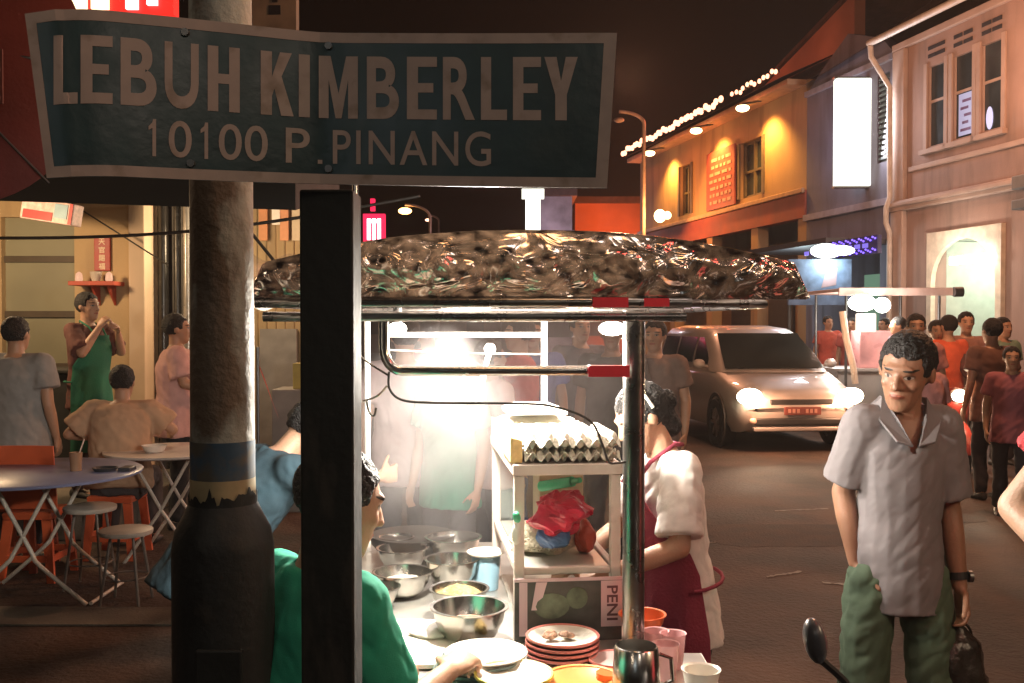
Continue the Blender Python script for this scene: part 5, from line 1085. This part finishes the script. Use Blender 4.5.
# left group
person('person in grey shirt with back turned at the far left', px_loc(16, 6.75), -8, 1.66, (.26, .25, .235), (.04, .04, .05), SK, loose=2, bulk=1.12)
person('woman in maroon shirt and green apron raising a hand to her face', (P(88, 400, 8.2).x, 8.2, .2), -112, 1.67, (.13, .05, .04), (.10, .06, .05), SKP, bulk=.95, apron=(.02, .16, .09), sleeve=.9,
    arms={'R': ((.22, .16, 1.16), (.10, .22, 1.36)), 'L': ((-.22, .14, 1.16), (-.08, .24, 1.32))}, curl=.8)
person('seated man in tan shirt seen from behind on the orange stool', (-2.72, 6.9, 0), 8, 1.68, (.46, .29, .18), (.06, .05, .05), SK, pose='sit', P0=(0, -.0, .53), lean=12, loose=2.2, bulk=1.1, sleeve=.8, look=(.1, 1, -.3),
    arms={'R': ((.33, .12, .85), (.28, .38, .80)), 'L': ((-.34, .06, .83), (-.22, .32, .78))})
person('man in pink shirt standing left of the pale lamp pole', px_loc(176, 7.9), -70, 1.69, (.62, .36, .33), (.02, .02, .02), SK, bulk=1.1, loose=1.8, sleeve=.8,
    arms={'L': ((-.26, -.02, 1.12), (-.2, .22, 1.02)), 'R': ((.24, .05, 1.12), (.2, .3, 1.05))})
# right crowd
RC = [(828, 18.0, 190, 1.74, (.50, .10, .07), 'person in red shirt right behind the car roof'),
      (852, 17.2, 150, 1.70, (.42, .10, .08), 'person in dull red shirt standing left of the lit food stall'),
      (884, 16.5, 120, 1.70, (.30, .20, .22), 'person in mauve shirt at the white lit food stall'),
      (916, 10.8, 165, 1.70, (.50, .20, .17), 'person in salmon shirt left of the arched doorway'),
      (922, 8.2, 200, 1.50, (.60, .28, .26), 'person in pink shirt standing behind the polo man'),
      (948, 12.6, 20, 1.70, (.68, .13, .06), 'person in bright orange red shirt in front of the arched doorway'),
      (992, 10.9, 10, 1.66, (.14, .07, .05), 'person in dark brown shirt with back turned near the doorway'),
      (1003, 13.5, 200, 1.68, (.20, .30, .22), 'person in dull green shirt at the right side of the doorway'),
      (1012, 10.0, 160, 1.42, (.30, .10, .12), 'person in dark red shirt at the right edge below the sign boxes'),
      (966, 13.2, 170, 1.74, (.30, .16, .13), 'person in rust coloured shirt inside the doorway light'),
      (898, 13.5, 90, 1.70, (.20, .16, .20), 'person in grey violet shirt farthest beside the arch')]
for px_, Y, hd_, H_, c_, lb_ in RC: person(lb_, px_loc(px_, Y * (.84 if px_ > 905 else 1)), hd_, H_, c_, (.04, .035, .04), SK if px_ % 3 else SKP, voxel=.014)
# person at right edge with red and white sleeve
person('person cut off at the right edge in red and white top with bent bare elbow', (1.40, 2.12, 0), 160, 1.70, (.55, .05, .06), (.05, .05, .06), SKP, voxel=.0085, loose=1.2, sleeve=.42,
    arms={'R': ((.285, -.02, 1.17), (.17, .18, 1.05)), 'L': ((-.24, .0, 1.1), (-.2, .1, .9))})

# ------------------------------------------------------------------ car
def make_car(loc, rz):
    CM = TR(loc, rz); t = thing('parked_car', 'silver people carrier with glowing headlights driving towards the stall', 'car', loc); cg = lambda: G(M=CM)
    PAINT_ = mat('silver_paint', (.44, .39, .36), .40, metal=.35, var=.06, coat=.6)
    st_ = [(0, .58, .42, .60), (.06, .70, .30, .70), (.22, .79, .24, .78), (.55, .83, .22, .86), (.95, .84, .22, .97), (1.3, .845, .22, 1.0), (2.4, .85, .22, 1.02), (3.6, .845, .22, 1.03), (4.1, .80, .26, 1.02), (4.2, .70, .34, .98)]
    rs = []
    for y, w_, zb, zt in st_:
        h = [(w_ * .90, zb), (w_, zb + .14), (w_ * 1.0, zb + (zt - zb) * .55), (w_ * .975, zt - .09), (w_ * .90, zt - .015), (w_ * .5, zt + .015)]
        rs.append([V((x, y, z)) for x, z in h] + [V((-x, y, z)) for x, z in reversed(h)])
    g = cg(); g.rings(rs); g.build('body', PAINT_, t, True)
    def ring(z, y0, y1, w0, w1, c=.12):
        ps = [(-w0 + c, y0), (-w0 * .5, y0 - .05), (0, y0 - .075), (w0 * .5, y0 - .05), (w0 - c, y0), (w0, y0 + c * 1.6), (w1, (y0 + y1) / 2), (w1, y1 - c), (w1 - c, y1), (-w1 + c, y1), (-w1, y1 - c), (-w1, (y0 + y1) / 2), (-w0, y0 + c * 1.6)]
        return [V((x, y, z)) for x, y in ps]
    g = cg(); g.rings([ring(.96, .88, 4.12, .79, .79), ring(1.2, 1.22, 4.08, .745, .745), ring(1.44, 1.62, 3.98, .675, .685), ring(1.53, 1.86, 3.88, .60, .62), ring(1.575, 2.2, 3.6, .42, .45)]); g.build('cabin', PAINT_, t, True)
    GLS = mat('car_glass', (.02, .022, .02), .08, var=.3, vs=2, coat=.5)
    def lerp3(z): return np.interp(z, [.96, 1.2, 1.44], [.88, 1.22, 1.62]), np.interp(z, [.96, 1.2, 1.44], [.79, .745, .675])
    def ws(a, b):
        z = 1.0 + .46 * b; y, w_ = lerp3(z); x = (-1 + 2 * a) * (w_ - .10); return (x, y - .085 * (1 - (x / w_) ** 2) - .012, z + .012)
    g = cg(); g.sheet(ws, 14, 8, (0, .01, -.004)); g.build('windscreen', GLS, t, True)
    for sx_ in (-1, 1):
        for (ya, yb) in ((1.38, 2.02), (2.12, 2.95), (3.05, 3.85)):
            def sw(a, b):
                z = 1.05 + .36 * b; w_ = np.interp(z, [.96, 1.2, 1.44], [.79, .745, .675]) + .010; y = ya + (yb - ya) * a
                y = max(y, lerp3(z)[0] + .24); return (sx_ * w_, y, z)
            g = cg(); g.sheet(sw, 8, 5, (-sx_ * .006, 0, 0)); g.build('side_window', GLS, t)
        g = cg(); g.ball((sx_ * .93, 1.28, 1.06), (.09, .05, .065)); g.tube([(sx_ * .80, 1.30, 1.02), (sx_ * .9, 1.28, 1.04)], .02); g.build('wing_mirror', PAINT_, t, True)
        g = cg(); g.ball((sx_ * .655, .10, .695), (.15, .085, .085), Matrix.Rotation(sx_ * R(22), 3, 'Z')); hl = g.build('headlight', mat('headlamp_housing', (.6, .58, .55), .15), t, True)
        g = cg(); g.ball((sx_ * .655, .035, .70), (.165, .07, .105)); g.build('beam_lamp', mat('headlamp_hot', emit=(1, .86, .58), es=26), hl, True)
        for yy in (.78, 3.38):
            g = cg(); g.lathe([(.20, -.1), (.30, -.1), (.315, -.06), (.315, .06), (.30, .1), (.20, .1)], (sx_ * .765, yy, .315), 30, Matrix.Rotation(R(90), 3, 'Y'), True); wh = g.build('tyre', mat('rubber'), t, True)
            g = cg(); g.cyl((sx_ * .70, yy, .315), (sx_ * .80, yy, .315), .2, n=24); 
            for k in range(7): a = 2 * math.pi * k / 7; g.box((sx_ * .845, yy + .10 * math.cos(a), .315 + .10 * math.sin(a)), (.02, .20, .035), M=Matrix.Rotation(a, 4, 'X'))
            g.cyl((sx_ * .80, yy, .315), (sx_ * .86, yy, .315), .045, n=12); g.build('rim', mat('alloy', (.4, .38, .36), .3, metal=.9), wh, True)
            g = cg(); g.lathe([(.33, -.012), (.375, -.012), (.375, .014), (.33, .014)], (sx_ * .845, yy, .33), 30, Matrix.Rotation(R(90), 3, 'Y'), True); g.build('wheel_arch', mat('arch_dark', (.04, .035, .03), .6), t, True)
    g = cg(); g.bb(-.40, .40, -.015, .03, .60, .665); g.build('grille', mat('grille_dark', (.025, .025, .025), .4), t, bevel=.01)
    g = cg(); g.bb(-.60, .60, -.02, .06, .345, .435); g.build('lower_intake', mat('grille_dark'), t, bevel=.02)
    g = cg(); g.bb(-.62, .62, -.03, .05, .27, .325); g.build('bumper_lip', PAINT_, t, bevel=.015)
    g = cg(); g.bb(-.235, .235, -.045, -.02, .475, .575); np_ = g.build('number_plate', mat('plate_dark', (.16, .04, .03), .5), t, bevel=.005)
    g = cg()
    for k in range(7):
        if k != 3: g.bb(-.19 + k * .056, -.155 + k * .056, -.05, -.046, .50, .55)
    g.build('worn_characters', mat('plate_char', (.42, .2, .15), .5), np_)
    g = cg(); g.bb(.30, .48, 1.6, 1.66, 1.40, 1.42); 
    g.build('wiper', DARK, t) if False else None
    for sx_ in (-1, 1):
        g = cg(); g.ball((sx_ * .62, -.0, .40), (.05, .03, .04)); g.build('fog_lamp', mat('fog_lens', (.6, .4, .3), .2), t, True)
        g = cg(); g.bb(sx_ * .857 - .01, sx_ * .857 + .01, 2.0, 2.14, .90, .925); g.build('door_handle', PAINT_, t)
    return t, CM
carloc = (P(797, 420, 12.6).x, 12.4, 0)
car, CM = make_car(carloc, R(6))
for sx_ in (-1, 1):
    d = CM.to_3x3() @ V((sx_ * .05, -1, -.07)); lamp('headlight_beam', 'SPOT', tuple(CM @ V((sx_ * .655, -.06, .70))), 150, (1, .68, .42), .06, rot=tuple(d), spot=75, blend=.8)
    lamp('headlight_spill', 'POINT', tuple(CM @ V((sx_ * .60, -.22, .70))), 30, (1, .50, .28), .08)

# ------------------------------------------------------------------ motorcycles
def motorcycle(label, loc, rz, lit, col):
    BM = TR(loc, rz); t = thing('motorcycle', label, 'motorcycle', loc); bg_ = lambda: G(M=BM); BK = mat('bike_black', (.03, .03, .03), .35); PT_ = mat('bike_paint_' + str(int(col[0] * 100)), col, .3, coat=.5)
    for yy in (0, 1.22):
        g = bg_(); g.lathe([(.235, -.035), (.28, -.035), (.295, 0), (.28, .035), (.235, .035)], (0, yy, .295), 28, Matrix.Rotation(R(90), 3, 'Y'), True); wh = g.build('tyre', mat('rubber'), t, True)
        g = bg_(); g.lathe([(.215, -.02), (.236, -.02), (.236, .02), (.215, .02)], (0, yy, .295), 28, Matrix.Rotation(R(90), 3, 'Y'), True); g.cyl((-.05, yy, .295), (.05, yy, .295), .035)
        for k in range(6): a = math.pi / 3 * k; g.tube([(0, yy, .295), (0, yy + .22 * math.cos(a), .295 + .22 * math.sin(a))], .008, 6)
        g.build('rim', mat('alloy'), wh, True)
    g = bg_(); g.tube([(-.07, 0, .295), (-.07, .10, .62), (-.05, .2, .86)], .02); g.tube([(.07, 0, .295), (.07, .10, .62), (.05, .2, .86)], .02); g.build('fork', mat('alloy'), t, True)
    g = bg_(); g.sheet(lambda a, b: (.055 * math.cos(math.pi * a), 0 + .33 * math.cos(R(20 + 150 * b)), .295 + (.33 + .03 * math.sin(math.pi * a)) * math.sin(R(20 + 150 * b))), 8, 14); g.build('mudguard', PT_, t, True)
    g = bg_(); g.rings([ell(V((0, y, z)), V((1, 0, 0)), V((0, .35, 1)).normalized(), a, b, 16) for y, z, a, b in ((.06, .86, .05, .05), (.1, .86, .11, .12), (.2, .80, .16, .18), (.30, .66, .17, .22), (.42, .5, .12, .12), (.7, .42, .11, .10), (.95, .50, .12, .13), (1.2, .66, .11, .09), (1.45, .74, .06, .05))]); g.build('fairing', PT_, t, True)
    g = bg_(); g.rings([ell(V((0, y, z)), V((1, 0, 0)), V((0, 0, 1)), a, b, 14) for y, z, a, b in ((.55, .74, .05, .03), (.6, .75, .11, .05), (.9, .76, .13, .05), (1.2, .79, .12, .05), (1.4, .81, .06, .03))]); g.build('seat', BK, t, True)
    g = bg_(); g.bb(-.09, .09, .52, .86, .22, .45); g.tube([(.1, .6, .25), (.13, .9, .28), (.14, 1.35, .36)], .035); g.build('engine', mat('alloy'), t, bevel=.02)
    g = bg_(); g.tube([(-.33, .30, .98), (-.24, .24, .99), (-.08, .2, .95), (.08, .2, .95), (.24, .24, .99), (.33, .30, .98)], .014); g.cyl((-.37, .325, .978), (-.25, .245, .99), .02); g.cyl((.37, .325, .978), (.25, .245, .99), .02); g.build('handlebar', BK, t, True)
    for sx_ in (-1, 1):
        g = bg_(); g.tube(spl([(sx_ * .22, .24, .99), (sx_ * .25, .22, 1.06), (sx_ * .30, .24, 1.11)]), .006, 6); ms = g.build('mirror_stalk', BK, t, True)
        g = bg_(); g.ball((sx_ * .31, .24, 1.14), (.017, .026, .035), Matrix.Rotation(sx_ * R(10), 3, 'Y')); g.build('mirror', mat('mirror_shell', (.09, .09, .10), .3), ms, True)
    g = bg_(); g.ball((0, .055, .90), (.085, .06, .075)); hl = g.build('headlight', mat('lens_clear', (.6, .6, .6), .1), t, True)
    if lit: g = bg_(); g.ball((0, .0, .90), (.075, .03, .06)); g.build('beam_lamp', mat('headlamp_hot'), hl, True)
    return t, BM
ml = P(960, 380, 9.8); mloc = (ml.x, 9.8, 0)
mt, BM = motorcycle('motorcycle with glowing headlamp behind the polo man', mloc, R(-9), True, (.28, .04, .03))
lamp('bike_beam', 'SPOT', tuple(BM @ V((0, -.08, .92))), 200, (1, .8, .55), .05, rot=(-.03, -1, -.05), spot=80, blend=.8)
lamp('bike_spill', 'POINT', tuple(BM @ V((0, -.2, .9))), 9, (1, .6, .4), .06)
person('motorcycle rider in dark jacket behind the glowing headlamp', (ml.x + .15, 9.8 + .94, 0), 171, 1.68, (.10, .045, .04), (.04, .04, .05), SKD, voxel=.012, pose='sit', P0=(0, 0, .84), lean=6, sleeve=1.9,
       arms={'R': ((.30, .28, 1.06), (.32, .55, 1.0)), 'L': ((-.30, .28, 1.06), (-.32, .55, 1.0))}, legs={'R': ((.2, .38, .62), (.17, .25, .28)), 'L': ((-.2, .38, .62), (-.17, .25, .28))})
pm = P(815, 634, 1.50)
# foreground motorcycle points away from the camera; its left mirror shows
Mloc = V((pm.x + .31, pm.y + .24, 0)); 
motorcycle('dark parked motorcycle whose mirror pokes up at the bottom edge', tuple(Mloc), R(180), False, (.05, .05, .055))

# ------------------------------------------------------------------ food stall on the right
t = thing('food_stall', 'small lit food stall with a long flat white canopy across the street', 'food stall', (5.4, 14, 0))
x0, x1 = P(838, 292, 14).x, P(953, 292, 14).x; zc = P(838, 292, 14).z
g = G(); g.bb(x0, x1, 14, 15.6, zc, zc + .05); g.bb(x0, x1, 13.96, 13.998, zc - .05, zc + .06); g.build('canopy', mat('canopy_cream', (.50, .36, .32), .6), t, bevel=.01)
g = G(); g.cyl((x1 - .02, 13.93, zc + .0), (x1 + .10, 13.93, zc + .0), .07); g.build('canopy_roller', mat('steel_dark'), t, True)
for x in (x0 + .15, x1 - .15):
    for y in (14.1, 15.5): g = G(); g.cyl((x, y, 0), (x, y, zc), .02); g.build('post', mat('steel_dark'), t)
g = G(); g.bb(x0 + .1, x0 + 1.1, 14.3, 15.2, .1, .92); g.bb(x0 + .05, x0 + 1.15, 14.25, 15.25, .922, .96); g.build('counter', mat('cart_panel'), t)
g = G(); g.bb(x0 + .45, x0 + .95, 14.4, 14.8, .962, 1.5); g.build('glass_case', mat('pink_case', (.6, .3, .3), .3), t, bevel=.01)
p = P(862, 303, 13.85); g = G(); g.ball(p, (.20, .09, .12)); g.ball(p + V((.28, 0, -.03)), (.12, .08, .11)); g.build('stall_lamp', mat('neon_hot'), label='dazzling white lamp under the flat canopy across the street', cat='lamp', smooth=True)
lamp('right_stall_light', 'POINT', tuple(p + V((.1, -.35, -.1))), 60, (1, .9, .8), .12); lamp('right_stall_light', 'POINT', tuple(p + V((.1, .6, -.3))), 50, (1, .85, .75), .12)
g = G(); p = P(846, 330, 13.4); g.tube([p + V((-.05, 0, .25)), p + V((.0, 0, -.1)), p + V((.1, 0, -.5)), p + V((.13, 0, -.72))], .045); g.build('menu_banner', mat('lit_strip', (.85, .75, .65), .5), label='pale curved banner strip hanging beside the red shirted people', cat='banner')
p = P(864, 322, 13.9); g = G(); g.bb(p.x - .14, p.x + .14, 13.8, 13.86, p.z - .14, p.z + .12); g.build('bright_notice', mat('lit_notice', emit=srgb(255, 235, 215), es=1.3), label='small lit white notice under the canopy lamp', cat='sign', bevel=.02)
p = P(820, 285, 17.5); g = G(); g.bb(p.x - .55, p.x + .55, 17.5, 17.6, p.z - .35, p.z + .45); pp = g.build('painted_board', mat('blue_board', (.08, .12, .20), .5, var=.4, vs=6), label='blue and pink painted board in front of the bluish shop', cat='sign')
g = G(); g.poly([(p.x + .02, 17.495, p.z - .05), (p.x + .28, 17.495, p.z), (p.x + .3, 17.495, p.z + .3), (p.x + .1, 17.495, p.z + .22)], (0, .003, 0)); g.build('pale_figure_patch', mat('pale_patch', (.22, .15, .17), .6), pp)
g = G(); g.tube([(p.x - .5, 17.62, 0), (p.x - .5, 17.62, p.z + .4)], .03); g.tube([(p.x + .5, 17.62, 0), (p.x + .5, 17.62, p.z + .4)], .03); g.build('post', mat('steel_dark'), pp)

# ------------------------------------------------------------------ general night lighting: street lamps, then unseen lamps added for glints
lamp('street_light', 'POINT', (4.0, 8.2, 6.0), 760, (1, .45, .23), .25)
lamp('street_light', 'POINT', (7.2, 15.0, 5.6), 260, (1, .52, .32), .25)
lamp('street_light', 'POINT', (2.2, 18, 6.0), 350, (1, .45, .25), .25)
lamp('shop_front_light', 'POINT', (-4.4, 7.9, 2.4), 92, (1, .66, .36), .15)
lamp('shop_front_light', 'POINT', (-2.6, 9.6, 2.4), 66, (1, .72, .42), .15)
lamp('shop_front_light', 'POINT', (-5.5, 5.0, 3.0), 30, (1, .65, .4), .2)
lamp('street_light_behind', 'POINT', (2.8, -1.2, 4.2), 50, (1, .70, .56), .2)
lamp('sign_glint_lamp', 'POINT', (-.72, -2.3, 2.8), 9, (.75, .92, 1), .25)  # unseen lamp added to give the sign's bent end its highlight
lamp('shop_light_right', 'POINT', (2.3, 1.5, 2.2), 50, (1, .72, .45), .15)
for x, y, z, e, c_ in ((-1.6, -1.5, 3.2, 9, (1, .8, .6)), (.9, -1.0, 3.0, 6.5, (1, .85, .7)), (.15, 1.85, 3.0, 3.2, (1, .55, .25)), (1.5, 1.8, 2.8, 4.5, (1, .10, .08)), (-.7, 1.85, 2.9, 1.6, (1, .85, .7)), (.5, 1.85, 2.9, 2.4, (1, .9, .8))):
    lamp('added_glint_lamp', 'POINT', (x, y, z), e * 2.4, c_, .11)  # unseen lamps added for glints on the foil roof and some front fill

# thin haze volume, added for the glow round the lamps
if HAZE:
    g = G(); g.bb(-70, 70, -30, 140, -1.2, 14); m = bpy.data.materials.new('haze'); m.use_nodes = True; nt = m.node_tree; nt.nodes.remove(nt.nodes['Principled BSDF'])
    pv = nt.nodes.new('ShaderNodeVolumePrincipled'); pv.inputs['Color'].default_value = (.9, .85, .82, 1); pv.inputs['Density'].default_value = HAZE; pv.inputs['Anisotropy'].default_value = .45
    nt.links.new(pv.outputs[0], nt.nodes['Material Output'].inputs['Volume']); g.build('haze', m, kind='stuff', label='thin haze added over the street for the glow round its lamps', cat='haze')
